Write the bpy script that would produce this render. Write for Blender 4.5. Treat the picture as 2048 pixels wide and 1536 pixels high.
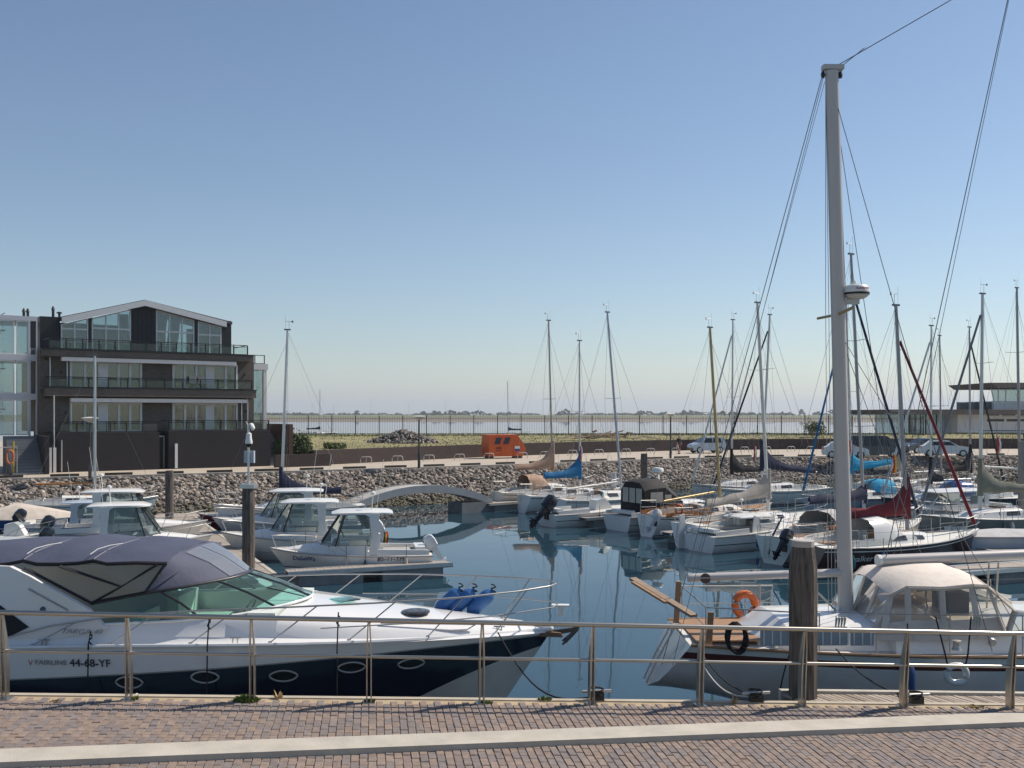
import bpy, bmesh, math, random
from mathutils import Vector, Matrix, Euler
from mathutils import noise as mnoise
random.seed(11)
scene = bpy.context.scene
for o in list(bpy.data.objects): bpy.data.objects.remove(o)
COL = scene.collection
R = math.radians

# ---------------------------------------------------------------- camera, sky, sun, exposure
F = 1991.0; CX = 1024.0; HY = 828.0; EYE = 3.8; WL = -2.0     # metres; WL is the water level, the far quay is z = 0
cd = bpy.data.cameras.new('camera'); cam = bpy.data.objects.new('camera', cd); COL.objects.link(cam)
cd.lens = 35.0; cd.sensor_width = 36.0; cd.shift_y = 60.0/2048.0; cd.clip_end = 30000; cd.clip_start = 0.1
cam.location = (0, 0, EYE); cam.rotation_euler = (R(90), 0, 0)
scene.camera = cam
SUNV = Vector((0.82, 0.42, 0.98)).normalized()
world = bpy.data.worlds.new('World'); scene.world = world; world.use_nodes = True
wn = world.node_tree.nodes; wl = world.node_tree.links
bg = wn['Background']; sky = wn.new('ShaderNodeTexSky'); sky.sky_type = 'NISHITA'; sky.sun_disc = False
sky.sun_elevation = math.asin(SUNV.z); sky.sun_rotation = math.atan2(SUNV.x, SUNV.y)
sky.air_density = 1.0; sky.dust_density = 0.35; sky.ozone_density = 2.3; sky.altitude = 0
wl.new(sky.outputs[0], bg.inputs[0]); bg.inputs[1].default_value = 0.092
sd = bpy.data.lights.new('sun', 'SUN'); sun = bpy.data.objects.new('sun', sd); COL.objects.link(sun)
sd.energy = 4.9; sd.angle = R(0.53); sd.color = (1.0, 0.91, 0.79)
sun.rotation_euler = (-SUNV).to_track_quat('-Z', 'Y').to_euler(); sun.location = (30, 20, 40)
scene.view_settings.view_transform = 'Standard'; scene.view_settings.look = 'None'
scene.view_settings.exposure = 0.22; scene.view_settings.gamma = 1.0
scene.view_settings.use_curve_mapping = False

# ---------------------------------------------------------------- helpers
def W(px, py, Y): return Vector(((px-CX)*Y/F, Y, EYE-(py-HY)*Y/F))
def lerp(a, b, t): return a+(b-a)*t
def sstep(a, b, x):
    t = max(0, min(1, (x-a)/(b-a))); return t*t*(3-2*t)

MATS = {}
def M(name, col, rough=.5, metal=0, var=.10, scale=3., bump=0, bscale=40., coat=0, stretch=None, spec=.5, island=0):
    if name in MATS: return MATS[name]
    m = bpy.data.materials.new(name); m.use_nodes = True; MATS[name] = m
    n = m.node_tree.nodes; l = m.node_tree.links; b = n['Principled BSDF']
    b.inputs['Roughness'].default_value = rough; b.inputs['Metallic'].default_value = metal
    b.inputs['Specular IOR Level'].default_value = spec
    if coat: b.inputs['Coat Weight'].default_value = coat; b.inputs['Coat Roughness'].default_value = .08
    tc = n.new('ShaderNodeTexCoord'); mp = n.new('ShaderNodeMapping'); l.new(tc.outputs['Object'], mp.inputs[0])
    if stretch: mp.inputs['Scale'].default_value = stretch
    t = n.new('ShaderNodeTexNoise'); t.inputs['Scale'].default_value = scale; t.inputs['Detail'].default_value = 6
    t.inputs['Roughness'].default_value = .65
    l.new(mp.outputs[0], t.inputs['Vector'])
    r = n.new('ShaderNodeValToRGB'); l.new(t.outputs[0], r.inputs[0])
    r.color_ramp.elements[0].position = .3; r.color_ramp.elements[1].position = .7
    c = Vector(col)
    r.color_ramp.elements[0].color = (*(c*(1-var)), 1); r.color_ramp.elements[1].color = (*[min(1, x) for x in c*(1+var)], 1)
    out = r.outputs[0]
    if island:
        g = n.new('ShaderNodeNewGeometry'); mr = n.new('ShaderNodeMapRange')
        mr.inputs[3].default_value = 1-island; mr.inputs[4].default_value = 1+island
        l.new(g.outputs['Random Per Island'], mr.inputs[0])
        mx = n.new('ShaderNodeVectorMath'); mx.operation = 'SCALE'
        l.new(out, mx.inputs[0]); l.new(mr.outputs[0], mx.inputs['Scale']); out = mx.outputs[0]
    l.new(out, b.inputs['Base Color'])
    if bump:
        t2 = n.new('ShaderNodeTexNoise'); t2.inputs['Scale'].default_value = bscale; t2.inputs['Detail'].default_value = 5
        l.new(mp.outputs[0], t2.inputs['Vector'])
        bp = n.new('ShaderNodeBump'); bp.inputs['Strength'].default_value = bump; bp.inputs['Distance'].default_value = .02
        l.new(t2.outputs[0], bp.inputs['Height']); l.new(bp.outputs[0], b.inputs['Normal'])
    return m

def MG(name, tint, alpha, rough=.03, ior=1.5):
    """glass or clear vinyl: tinted see-through mixed with a mirror by Fresnel"""
    if name in MATS: return MATS[name]
    m = bpy.data.materials.new(name); m.use_nodes = True; MATS[name] = m
    n = m.node_tree.nodes; l = m.node_tree.links; n.remove(n['Principled BSDF'])
    out = n['Material Output']
    tr = n.new('ShaderNodeBsdfTransparent'); tr.inputs[0].default_value = (*tint, 1)
    df = n.new('ShaderNodeBsdfDiffuse'); df.inputs[0].default_value = (*[t*.55 for t in tint], 1)
    gl = n.new('ShaderNodeBsdfGlossy'); gl.inputs['Roughness'].default_value = rough
    m1 = n.new('ShaderNodeMixShader'); m1.inputs[0].default_value = alpha
    l.new(tr.outputs[0], m1.inputs[1]); l.new(df.outputs[0], m1.inputs[2])
    fr = n.new('ShaderNodeFresnel'); fr.inputs[0].default_value = ior
    tx = n.new('ShaderNodeTexNoise'); tx.inputs['Scale'].default_value = 2.0
    tc = n.new('ShaderNodeTexCoord'); l.new(tc.outputs['Object'], tx.inputs['Vector'])
    bp = n.new('ShaderNodeBump'); bp.inputs['Strength'].default_value = .05; bp.inputs['Distance'].default_value = .05
    l.new(tx.outputs[0], bp.inputs['Height']); l.new(bp.outputs[0], gl.inputs['Normal'])
    m2 = n.new('ShaderNodeMixShader'); l.new(fr.outputs[0], m2.inputs[0]); l.new(m1.outputs[0], m2.inputs[1]); l.new(gl.outputs[0], m2.inputs[2])
    l.new(m2.outputs[0], out.inputs[0]); return m

class MB:
    def __init__(s): s.v = []; s.f = []; s.mi = []
    def add(s, vs, fs, mi=0):
        o = len(s.v); s.v += [tuple(v) for v in vs]
        for f in fs: s.f.append([i+o for i in f]); s.mi.append(mi)
        return s
    def box(s, c, d, rot=None, mi=0, taper=1.0):
        x, y, z = d[0]/2, d[1]/2, d[2]/2; t = taper
        vs = [Vector(p) for p in ((-x,-y,-z),(x,-y,-z),(x,y,-z),(-x,y,-z),(-x*t,-y*t,z),(x*t,-y*t,z),(x*t,y*t,z),(-x*t,y*t,z))]
        if rot is not None:
            m = rot if isinstance(rot, Matrix) else Euler(rot).to_matrix()
            vs = [m @ v for v in vs]
        c = Vector(c)
        return s.add([v+c for v in vs], [(3,2,1,0),(4,5,6,7),(0,1,5,4),(1,2,6,5),(2,3,7,6),(3,0,4,7)], mi)
    def bx(s, x0, x1, y0, y1, z0, z1, mi=0): return s.box(((x0+x1)/2,(y0+y1)/2,(z0+z1)/2), (x1-x0,y1-y0,z1-z0), None, mi)
    def tube(s, path, r, n=8, mi=0, r2=None, flat=1.0, closed=False):
        P = [Vector(p) for p in path]; k = len(P); rings = []
        for i, p in enumerate(P):
            if closed: d = P[(i+1) % k]-P[i-1]
            else: d = (P[min(i+1, k-1)]-P[max(i-1, 0)])
            d.normalize()
            up = Vector((0,0,1)) if abs(d.z) < .95 else Vector((1,0,0))
            a = d.cross(up).normalized(); b = d.cross(a).normalized()
            rr = r if r2 is None else lerp(r, r2, i/(k-1))
            rings.append([p+a*rr*math.cos(2*math.pi*j/n)+b*rr*flat*math.sin(2*math.pi*j/n) for j in range(n)])
        vs = [v for q in rings for v in q]; fs = []
        for i in range(k if closed else k-1):
            i2 = (i+1) % k
            for j in range(n): fs.append((i*n+j, i2*n+j, i2*n+(j+1) % n, i*n+(j+1) % n))
        if not closed: fs += [tuple(range(n)), tuple(range((k-1)*n+n-1, (k-1)*n-1, -1))]
        return s.add(vs, fs, mi)
    def lathe(s, prof, c=(0,0,0), n=16, mi=0, mat=None):
        vs = []; c = Vector(c)
        for r, z in prof:
            for j in range(n):
                v = Vector((r*math.cos(2*math.pi*j/n), r*math.sin(2*math.pi*j/n), z))
                if mat: v = mat @ v
                vs.append(v+c)
        fs = []; k = len(prof)
        for i in range(k-1):
            for j in range(n): fs.append((i*n+j, i*n+(j+1) % n, (i+1)*n+(j+1) % n, (i+1)*n+j))
        fs += [tuple(range(n-1, -1, -1)), tuple(range((k-1)*n, k*n))]
        return s.add(vs, fs, mi)
    def loft(s, secs, mi=0, caps=True, close=True, mis=None):
        n = len(secs[0]); vs = [v for q in secs for v in q]; o = len(s.v); s.v += [tuple(v) for v in vs]
        for i in range(len(secs)-1):
            for j in range(n if close else n-1):
                s.f.append([o+i*n+j, o+i*n+(j+1) % n, o+(i+1)*n+(j+1) % n, o+(i+1)*n+j]); s.mi.append(mis[j] if mis else mi)
        if caps:
            s.f.append([o+j for j in range(n-1, -1, -1)]); s.mi.append(mi)
            s.f.append([o+(len(secs)-1)*n+j for j in range(n)]); s.mi.append(mi)
        return s
    def prism(s, poly, ax, h0, h1, mi=0):
        """polygon in two axes pushed along the third (ax = the pushed axis 0/1/2)"""
        def mk(p, h):
            q = list(p); q.insert(ax, h); return q
        n = len(poly)
        return s.add([mk(p, h0) for p in poly]+[mk(p, h1) for p in poly],
                     [tuple(range(n)), tuple(range(2*n-1, n-1, -1))]+[(i, (i+1) % n, n+(i+1) % n, n+i) for i in range(n)], mi)
    def build(s, name, mats, parent=None, smooth=None, kind=None, label=None):
        me = bpy.data.meshes.new(name); me.from_pydata(s.v, [], s.f)
        if not isinstance(mats, (list, tuple)): mats = [mats]
        for m in mats: me.materials.append(m)
        if len(mats) > 1: me.polygons.foreach_set('material_index', s.mi)
        bm = bmesh.new(); bm.from_mesh(me); bmesh.ops.recalc_face_normals(bm, faces=bm.faces); bm.to_mesh(me); bm.free()
        if smooth is not None:
            me.polygons.foreach_set('use_smooth', [True]*len(me.polygons)); me.set_sharp_from_angle(angle=R(smooth))
        me.update()
        o = bpy.data.objects.new(name, me); COL.objects.link(o)
        if parent: o.parent = parent
        if kind: o['kind'] = kind
        if label: o['label'] = label
        return o
def tag(o, label, cat, group=None):
    o['label'] = label; o['category'] = cat
    if group: o['group'] = group
    return o
def thing(name, label, cat, loc=(0,0,0), rz=0, group=None):
    o = bpy.data.objects.new(name, None); COL.objects.link(o); o.location = loc; o.rotation_euler = (0,0,rz)
    o.empty_display_size = .2
    return tag(o, label, cat, group)
def struct(o): o['kind'] = 'structure'; return o
def inst(o, name, parent, loc=(0,0,0), rot=(0,0,0), scale=(1,1,1)):
    c = bpy.data.objects.new(name, o.data); COL.objects.link(c); c.parent = parent
    c.location = loc; c.rotation_euler = rot; c.scale = scale; return c
def text(name, body, size, mat, parent, loc, rot, ext=.003, shear=0, sx=1.0):
    cu = bpy.data.curves.new(name, 'FONT'); cu.body = body; cu.size = size; cu.extrude = ext; cu.align_x = 'CENTER'; cu.align_y = 'CENTER'; cu.shear = shear
    cu.resolution_u = 3
    t = bpy.data.objects.new(name+'_c', cu); COL.objects.link(t)
    dg = bpy.context.evaluated_depsgraph_get(); me = bpy.data.meshes.new_from_object(t.evaluated_get(dg))
    bpy.data.objects.remove(t); bpy.data.curves.remove(cu)
    me.materials.clear(); me.materials.append(mat)
    o = bpy.data.objects.new(name, me); COL.objects.link(o); o.parent = parent; o.location = loc; o.rotation_euler = rot; o.scale = (sx,1,1)
    return o

# ---------------------------------------------------------------- materials
white = M('gelcoat_white', (.74,.73,.70), .25, var=.05, scale=1.2, coat=.3)
offwhite = M('gelcoat_cream', (.66,.63,.56), .3, var=.06, scale=1.5, coat=.2)
palegreen = M('gelcoat_pale_green', (.50,.55,.52), .3, var=.05, coat=.2)
paleblue = M('gelcoat_pale_blue', (.42,.48,.56), .3, var=.05, coat=.2)
greyhull = M('gelcoat_grey', (.23,.24,.22), .4, var=.08)
navyhull = M('hull_navy', (.012,.014,.028), .12, var=.2, coat=.6)
bluehull = M('hull_blue', (.01,.05,.22), .2, var=.1, coat=.4)
maroon = M('hull_maroon', (.055,.022,.022), .2, var=.12, coat=.4)
redhull = M('hull_red', (.16,.015,.02), .25, var=.1, coat=.4)
antifoul = M('antifouling', (.02,.025,.04), .7, var=.3)
antired = M('antifouling_red', (.12,.03,.025), .7, var=.3)
lowgrey = M('hull_bottom_grey', (.50,.50,.47), .45, var=.12, scale=2)
deckm = M('deck_nonskid', (.60,.585,.54), .6, var=.07, scale=6, bump=.1, bscale=120)
darkglass = M('dark_acrylic', (.035,.035,.04), .06, var=.2)
alu = M('aluminium', (.55,.56,.57), .38, .85, var=.08, stretch=(1,1,.2))
whitealu = M('white_painted_mast', (.62,.61,.58), .35, .1, var=.05, stretch=(1,1,.2))
greymast = M('anodised_grey_mast', (.33,.33,.34), .4, .4, var=.06, stretch=(1,1,.2))
yellowmast = M('gold_anodised_mast', (.42,.33,.15), .4, .35, var=.08, stretch=(1,1,.2))
steel = M('stainless_steel', (.46,.45,.43), .42, .75, var=.08)
wire = M('rigging_wire', (.16,.16,.17), .45, .6, var=.1)
rope_b = M('black_rope', (.015,.015,.018), .9, var=.2, bump=.4, bscale=90)
rope_w = M('white_rope', (.50,.48,.42), .9, var=.15, bump=.4, bscale=90)
black = M('black_plastic', (.012,.012,.014), .4, var=.2)
motor_b = M('outboard_navy_black', (.012,.016,.026), .22, var=.2, coat=.4)
motor_w = M('outboard_white', (.60,.62,.64), .25, var=.05, coat=.3)
rubber = M('rubber', (.02,.02,.02), .8, var=.2)
teak = M('teak', (.30,.17,.085), .6, var=.25, scale=4, stretch=(1,8,8), bump=.15)
varnish = M('varnished_wood', (.36,.15,.035), .25, var=.2, scale=3, stretch=(1,8,8), coat=.4)
def cloth(n, c, r=.85): return M(n, c, r, var=.16, scale=2.2, bump=.35, bscale=9)
navy_c = cloth('canvas_navy', (.016,.022,.055)); tan_c = cloth('canvas_tan', (.36,.235,.165)); blue_c = cloth('canvas_blue', (.005,.13,.30))
red_c = cloth('canvas_red', (.17,.014,.022)); taupe_c = cloth('canvas_taupe', (.36,.325,.29)); olive_c = cloth('canvas_olive', (.20,.20,.155))
black_c = cloth('canvas_black', (.014,.014,.016)); teal_c = cloth('canvas_teal', (.0,.27,.48)); grey_c = cloth('canvas_grey', (.40,.40,.40))
cream_c = cloth('canvas_cream', (.55,.48,.41)); slate_c = cloth('canvas_slate', (.060,.068,.112), .75)
vinyl = MG('clear_vinyl', (.88,.84,.77), .26, .08, 1.3)
windglass = MG('boat_glass', (.62,.70,.70), .12, .02)
aquaglass = MG('green_tinted_glass', (.62,.90,.86), .10, .02, 1.25)
orange_p = M('orange_plastic', (.62,.13,.025), .5, var=.1)
bluefend = M('fender_blue', (.025,.115,.32), .5, var=.12)
concrete = M('concrete', (.42,.385,.33), .85, var=.14, scale=2.5, bump=.25, bscale=60)
float_c = M('pontoon_concrete', (.20,.205,.205), .85, var=.22, scale=2, bump=.2)
wood_grey = M('weathered_planks', (.34,.295,.25), .8, var=.25, scale=3, stretch=(1,6,6), bump=.3, bscale=30)
pile_w = M('pile_timber', (.115,.095,.082), .85, var=.75, scale=4, stretch=(6,6,.5), bump=1.0, bscale=14)
flag_r = M('flag_red', (.5,.03,.02), .8); flag_y = M('flag_yellow', (.7,.42,.02), .8); ink = M('lettering_dark', (.02,.022,.035), .5); ink_b = M('lettering_blue', (.02,.04,.25), .5)
inkgrey = M('lettering_grey', (.30,.30,.32), .4); inkwhite = M('lettering_white', (.75,.74,.7), .5); ink_red = M('lettering_red', (.35,.02,.04), .5)
# ================================================================ SETTING
def water_mat():
    m = bpy.data.materials.new('water'); m.use_nodes = True; n = m.node_tree.nodes; l = m.node_tree.links; b = n['Principled BSDF']
    b.inputs['Base Color'].default_value = (.018,.050,.072,1); b.inputs['Roughness'].default_value = .025; b.inputs['IOR'].default_value = 1.34
    g = n.new('ShaderNodeNewGeometry'); mp = n.new('ShaderNodeMapping'); l.new(g.outputs['Position'], mp.inputs[0])
    mp.inputs['Scale'].default_value = (1.0, .55, 1)
    t = n.new('ShaderNodeTexNoise'); t.inputs['Scale'].default_value = .55; t.inputs['Detail'].default_value = 2.5; l.new(mp.outputs[0], t.inputs['Vector'])
    t3 = n.new('ShaderNodeTexNoise'); t3.inputs['Scale'].default_value = .05; l.new(mp.outputs[0], t3.inputs['Vector'])
    mr = n.new('ShaderNodeMapRange'); mr.inputs[1].default_value = .35; mr.inputs[2].default_value = .7; mr.inputs[3].default_value = .25; mr.inputs[4].default_value = 1
    l.new(t3.outputs[0], mr.inputs[0])
    mu = n.new('ShaderNodeMath'); mu.operation = 'MULTIPLY'; l.new(t.outputs[0], mu.inputs[0]); l.new(mr.outputs[0], mu.inputs[1])
    bp = n.new('ShaderNodeBump'); bp.inputs['Strength'].default_value = .5; bp.inputs['Distance'].default_value = .035
    l.new(mu.outputs[0], bp.inputs['Height']); l.new(bp.outputs[0], b.inputs['Normal'])
    return m
mb = MB(); mb.add([(-9000,-60,WL),(9000,-60,WL),(9000,12000,WL),(-9000,12000,WL)], [(0,1,2,3)])
struct(mb.build('water', water_mat()))

# far quay edge (z = 0) as a polyline, left to right
QE = [(-75,34.5),(-45,50.3),(-29.9,58.2),(-15.3,65.7),(-6.6,70.6),(1.6,75.9),(9,81.2),(15,85.2),(21,87.4),(28,89.0),(45,91.2),(80,94)]
def qpt(s):
    """point at arc length s with unit tangent and inward normal"""
    for i in range(len(QE)-1):
        a = Vector(QE[i]); b = Vector(QE[i+1]); L = (b-a).length
        if s <= L or i == len(QE)-2:
            d = (b-a)/L; return a+d*s, d, Vector((-d.y, d.x))
        s -= L
QL = sum((Vector(QE[i+1])-Vector(QE[i])).length for i in range(len(QE)-1))
paving = M('quay_paving', (.40,.345,.28), .85, var=.10, scale=.35, bump=.15, bscale=8)
earth = M('earth', (.10,.085,.065), .9, var=.2)
# quay slab
far = [(130,98),(130,140),(-130,140),(-130,20)]
poly = [Vector((x,y,0)) for x, y in QE]+[Vector((x,y,0)) for x, y in far]
mb = MB(); n = len(poly); mb.add(poly, [tuple(range(n))])
mb.add([p for p in poly]+[p+Vector((0,0,-2.6)) for p in poly], [(i,(i+1) % n,n+(i+1) % n,n+i) for i in range(n)], 1)
struct(mb.build('quay', [paving, earth]))
# paving joints on the quay: thin dark slots as shallow strips would vanish at this distance; kerb stone along the edge
mb = MB(); pr = None; secs = []
s = 0
while s < QL:
    p, d, nn = qpt(s); a = p+nn*.30; b = p-nn*.02
    secs.append([(b.x,b.y,-.3),(b.x,b.y,.035),(a.x,a.y,.035),(a.x,a.y,-.05)]); s += 1.5
mb.loft(secs, close=False, caps=False); struct(mb.build('quay_kerb', concrete))
# riprap slope under the rocks
SL = 6.2
mb = MB(); secs = []
s = 0
while s < QL:
    p, d, nn = qpt(s); a = p-nn*.02; b = p-nn*SL; c = p-nn*(SL+2)
    secs.append([(a.x,a.y,-.16),(b.x,b.y,-2.0),(c.x,c.y,-2.7)]); s += 2
mb.loft(secs, close=False, caps=False); struct(mb.build('revetment_slope', earth))
ICO = []
def ico():
    t = (1+5**.5)/2
    v = [(-1,t,0),(1,t,0),(-1,-t,0),(1,-t,0),(0,-1,t),(0,1,t),(0,-1,-t),(0,1,-t),(t,0,-1),(t,0,1),(-t,0,-1),(-t,0,1)]
    f = [(0,11,5),(0,5,1),(0,1,7),(0,7,10),(0,10,11),(1,5,9),(5,11,4),(11,10,2),(10,7,6),(7,1,8),(3,9,4),(3,4,2),(3,2,6),(3,6,8),(3,8,9),(4,9,5),(2,4,11),(6,2,10),(8,6,7),(9,8,1)]
    return [Vector(x).normalized() for x in v], f
IV, IF = ico()
def rock(mb, c, r, rng, flat=.7):
    m = Euler((rng.uniform(0,6.3), rng.uniform(0,6.3), rng.uniform(0,6.3))).to_matrix()
    sc = Vector((rng.uniform(.75,1.35), rng.uniform(.7,1.1), rng.uniform(.5,.85)))
    m2 = Euler((rng.uniform(-.5,.5), rng.uniform(-.5,.5), rng.uniform(0,6.3))).to_matrix()
    vs = []
    for v in IV:
        q = (m @ v)*rng.uniform(.78,1.18); q = Vector((q.x*sc.x, q.y*sc.y, q.z*sc.z)); vs.append(m2 @ q*r+c)
    mb.add(vs, IF)
rockm = M('basalt_rock', (.235,.20,.17), .85, var=.25, scale=3, bump=.3, bscale=14, island=.7)
def tide_stain(m):
    n = m.node_tree.nodes; l = m.node_tree.links; b = n['Principled BSDF']; src = b.inputs['Base Color'].links[0].from_socket
    g = n.new('ShaderNodeNewGeometry'); sp = n.new('ShaderNodeSeparateXYZ'); l.new(g.outputs['Position'], sp.inputs[0])
    nz = n.new('ShaderNodeTexNoise'); nz.inputs['Scale'].default_value = .8; l.new(g.outputs['Position'], nz.inputs['Vector'])
    ad = n.new('ShaderNodeMath'); ad.operation = 'MULTIPLY_ADD'; l.new(nz.outputs[0], ad.inputs[0]); ad.inputs[1].default_value = .5; l.new(sp.outputs[2], ad.inputs[2])
    mr = n.new('ShaderNodeMapRange'); mr.inputs[1].default_value = -1.5; mr.inputs[2].default_value = -1.05; mr.inputs[3].default_value = .8; mr.inputs[4].default_value = 0; l.new(ad.outputs[0], mr.inputs[0])
    mx = n.new('ShaderNodeMix'); mx.data_type = 'RGBA'; l.new(mr.outputs[0], mx.inputs['Factor']); l.new(src, mx.inputs['A']); mx.inputs['B'].default_value = (.075,.068,.035,1); l.new(mx.outputs['Result'], b.inputs['Base Color'])
tide_stain(rockm)
rng = random.Random(5)
mb = MB(); s = 16.0
while s < QL-12:
    u = .12
    p, d, nn = qpt(s)
    dist = p.length
    if abs(p.x)/max(p.y,1) < .56:
        while u < SL+.5:
            r = rng.choice((rng.uniform(.08,.15),rng.uniform(.10,.20),rng.uniform(.13,.24)))
            q = p-nn*u+d*rng.uniform(-.14,.14); z = -.14-(u/SL)*1.84
            rock(mb, Vector((q.x, q.y, z+rng.uniform(-.03,.08))), r, rng); u += rng.uniform(.18,.27)
    s += .235
mb.build('revetment_rocks', rockm, kind='stuff')
# timber stops along the quay edge
mb = MB(); mb.box((0,0,.09), (1.6,.22,.18)); mb.box((-.55,0,.01),(.2,.18,.06)); mb.box((.55,0,.01),(.2,.18,.06))
stop0 = mb.build('wheel_stop', M('tarred_timber', (.055,.045,.035), .8, var=.3))
stops = []
s = 30.0
while s < QL-20:
    p, d, nn = qpt(s); q = p+nn*.45
    if abs(q.x)/q.y < .53: stops.append((q.x, q.y, math.atan2(d.y, d.x)))
    s += 3.05
for i, (x, y, a) in enumerate(stops):
    o = stop0 if i == 0 else stop0.copy()
    if i: COL.objects.link(o)
    o.location = (x, y, .002); o.rotation_euler = (0,0,a)
    tag(o, 'dark timber beam lying along the edge of the quay above the rocks', 'wheel stop', 'timber beams along the quay edge')

# low dark retaining wall, coping, raised grass
WALL = [(-14.6,73.6),(-7.3,82.5),(-2.5,88),(6,95.5),(17.3,103.6),(30,107.5),(56,109)]
wallm = M('dark_brown_wall', (.045,.03,.028), .8, var=.2, scale=1.0, stretch=(1,1,3), bump=.2)
mb = MB(); secs = []
for i, (x, y) in enumerate(WALL):
    a = Vector(WALL[max(0,i-1)]); b = Vector(WALL[min(len(WALL)-1,i+1)]); d = (b-a).normalized(); nn = Vector((-d.y,d.x)); p = Vector((x,y))
    q = p+nn*.3; secs.append([(p.x,p.y,-.05),(p.x,p.y,1.12),(q.x,q.y,1.12),(q.x,q.y,-.05)])
mb.loft(secs)
wo = mb.build('retaining_wall', wallm); tag(wo, 'long low dark brown retaining wall along the back of the car park', 'wall')
mb = MB(); mb.box((0,0,.45),(4.3,.3,.9)); o = mb.build('end_wall', wallm); o.location = (-15.1,71.9,0); o.rotation_euler = (0,0,R(36))
tag(o, 'short lower dark wall stepping forward at the left end of the long wall', 'wall')
# grass bank
grassm = M('dry_grass', (.215,.19,.085), .9, var=.45, scale=.35, bump=.5, bscale=6)
mb = MB(); G = []
nx, ny = 60, 8
def bank(i, j):
    t = i/nx; k = t*(len(WALL)-1); a = int(min(k, len(WALL)-2)); p = Vector(WALL[a]).lerp(Vector(WALL[a+1]), k-a)
    far_y = 121; q = Vector((lerp(-31, 62, t), far_y)); w = p.lerp(q, j/ny)
    if j == 0: w += Vector((-.15,.15))
    z = 1.06 + .30*sstep(0,.8,j/ny) + .10*mnoise.noise(Vector((w.x*.25, w.y*.25, 0)))*(1 if 0 < j < ny else .3)
    if j == ny: z = -2.4
    return (w.x, w.y, z)
mb.add([bank(i,j) for i in range(nx+1) for j in range(ny+1)], [(i*(ny+1)+j, (i+1)*(ny+1)+j, (i+1)*(ny+1)+j+1, i*(ny+1)+j+1) for i in range(nx) for j in range(ny)])
struct(mb.build('grass_bank', grassm, smooth=60))
rng = random.Random(8); mb = MB()
for k in range(13000):
    t = rng.random(); j = rng.choice([rng.uniform(0,ny-1.2), rng.uniform(ny-2.2, ny-1.05)]); i = t*nx
    i0 = min(int(i), nx-1); j0 = int(j); a = Vector(bank(i0,j0)).lerp(Vector(bank(i0+1,j0)), i-i0); b = Vector(bank(i0,j0+1)).lerp(Vector(bank(i0+1,j0+1)), i-i0)
    p = a.lerp(b, j-j0); h = rng.uniform(.04,.15)*(1.9 if j > ny-2.2 else 1); w = rng.uniform(.03,.09); an = rng.uniform(0,3.14)
    dx, dy = math.cos(an)*w, math.sin(an)*w; lx, ly = rng.uniform(-.12,.12), rng.uniform(-.12,.12)
    mb.add([(p.x-dx,p.y-dy,p.z-.03),(p.x+dx,p.y+dy,p.z-.03),(p.x+lx,p.y+ly,p.z+h)], [(0,1,2)])
mb.build('grass_tufts', M('grass_blades', (.17,.185,.06), .8, var=.35, scale=.2, island=.5), kind='stuff')

# fence between grass and estuary
fencem = M('fence_dark_steel', (.03,.033,.035), .5, .3, var=.1)
FY = 115.0; FZ = 1.36; fx0, fx1 = -29.0, 47.5; bays = 28; bw = (fx1-fx0)/bays
fence = thing('railing_fence', 'tall dark picket fence between the grass and the estuary', 'fence', (fx0, FY, FZ-.12))
mb = MB(); mb.box((0,0,1.18),(.10,.10,2.36)); mb.box((0,0,2.38),(.13,.13,.03)); post0 = mb.build('post', fencem, fence)
mb = MB(); mb.bx(.05,bw-.05,-.02,.02,.28,.33); mb.bx(.05,bw-.05,-.02,.02,1.98,2.03)
for k in range(1,14): x = bw*k/14; mb.bx(x-.013,x+.013,-.035,-.021,.14,2.26)
pan0 = mb.build('picket_panel', fencem, fence)
for i in range(bays+1):
    if i: inst(post0, 'post', fence, (bw*i,0,0))
    if 0 < i < bays: inst(pan0, 'picket_panel', fence, (bw*i,0,0))

# far shore: mud flat, dike, tree belts, turbines
mud = M('mud_flat', (.19,.155,.12), .8, var=.25, scale=.004, stretch=(1,4,1)); green = M('far_meadow', (.14,.15,.07), .9, var=.25, scale=.004)
def shore(name, m, y0, y1, z, seed, amp):
    mb = MB(); r = random.Random(seed); xs = [-2600+i*80 for i in range(66)]
    a = [(x, y0+amp*mnoise.noise(Vector((x*.0012,seed,0)))+amp*.3*mnoise.noise(Vector((x*.006,seed,3))), WL-.3) for x in xs]
    b = [(x, p[1]+(30 if name != 'far_dike' else 12), z) for x, p in zip(xs, a)]
    c = [(x, y1, z) for x in xs]; n = len(xs)
    mb.add(a+b+c, [(i,i+1,n+i+1,n+i) for i in range(n-1)]+[(n+i,n+i+1,2*n+i+1,2*n+i) for i in range(n-1)])
    struct(mb.build(name, m, smooth=50))
shore('mud_flat', mud, 760, 1500, WL+.7, 2, 160)
shore('far_dike', green, 1320, 3000, WL+3.2, 5, 60)
rng = random.Random(21); mb = MB()
leafm = M('far_foliage', (.05,.07,.03), .9, var=.4, scale=.05, island=.35)
def clump(mb, x, y, w, h, z0):
    for k in range(int(14+w*.9)):
        a = rng.gauss(0,.36)*w; hh = h*max(.15, 1-(abs(a)/(w*.75))**2)*rng.uniform(.25,1.0)
        rock(mb, Vector((x+a, y+rng.uniform(-6,6), z0+hh*.8)), rng.uniform(1.3,3.0), rng)
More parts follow.
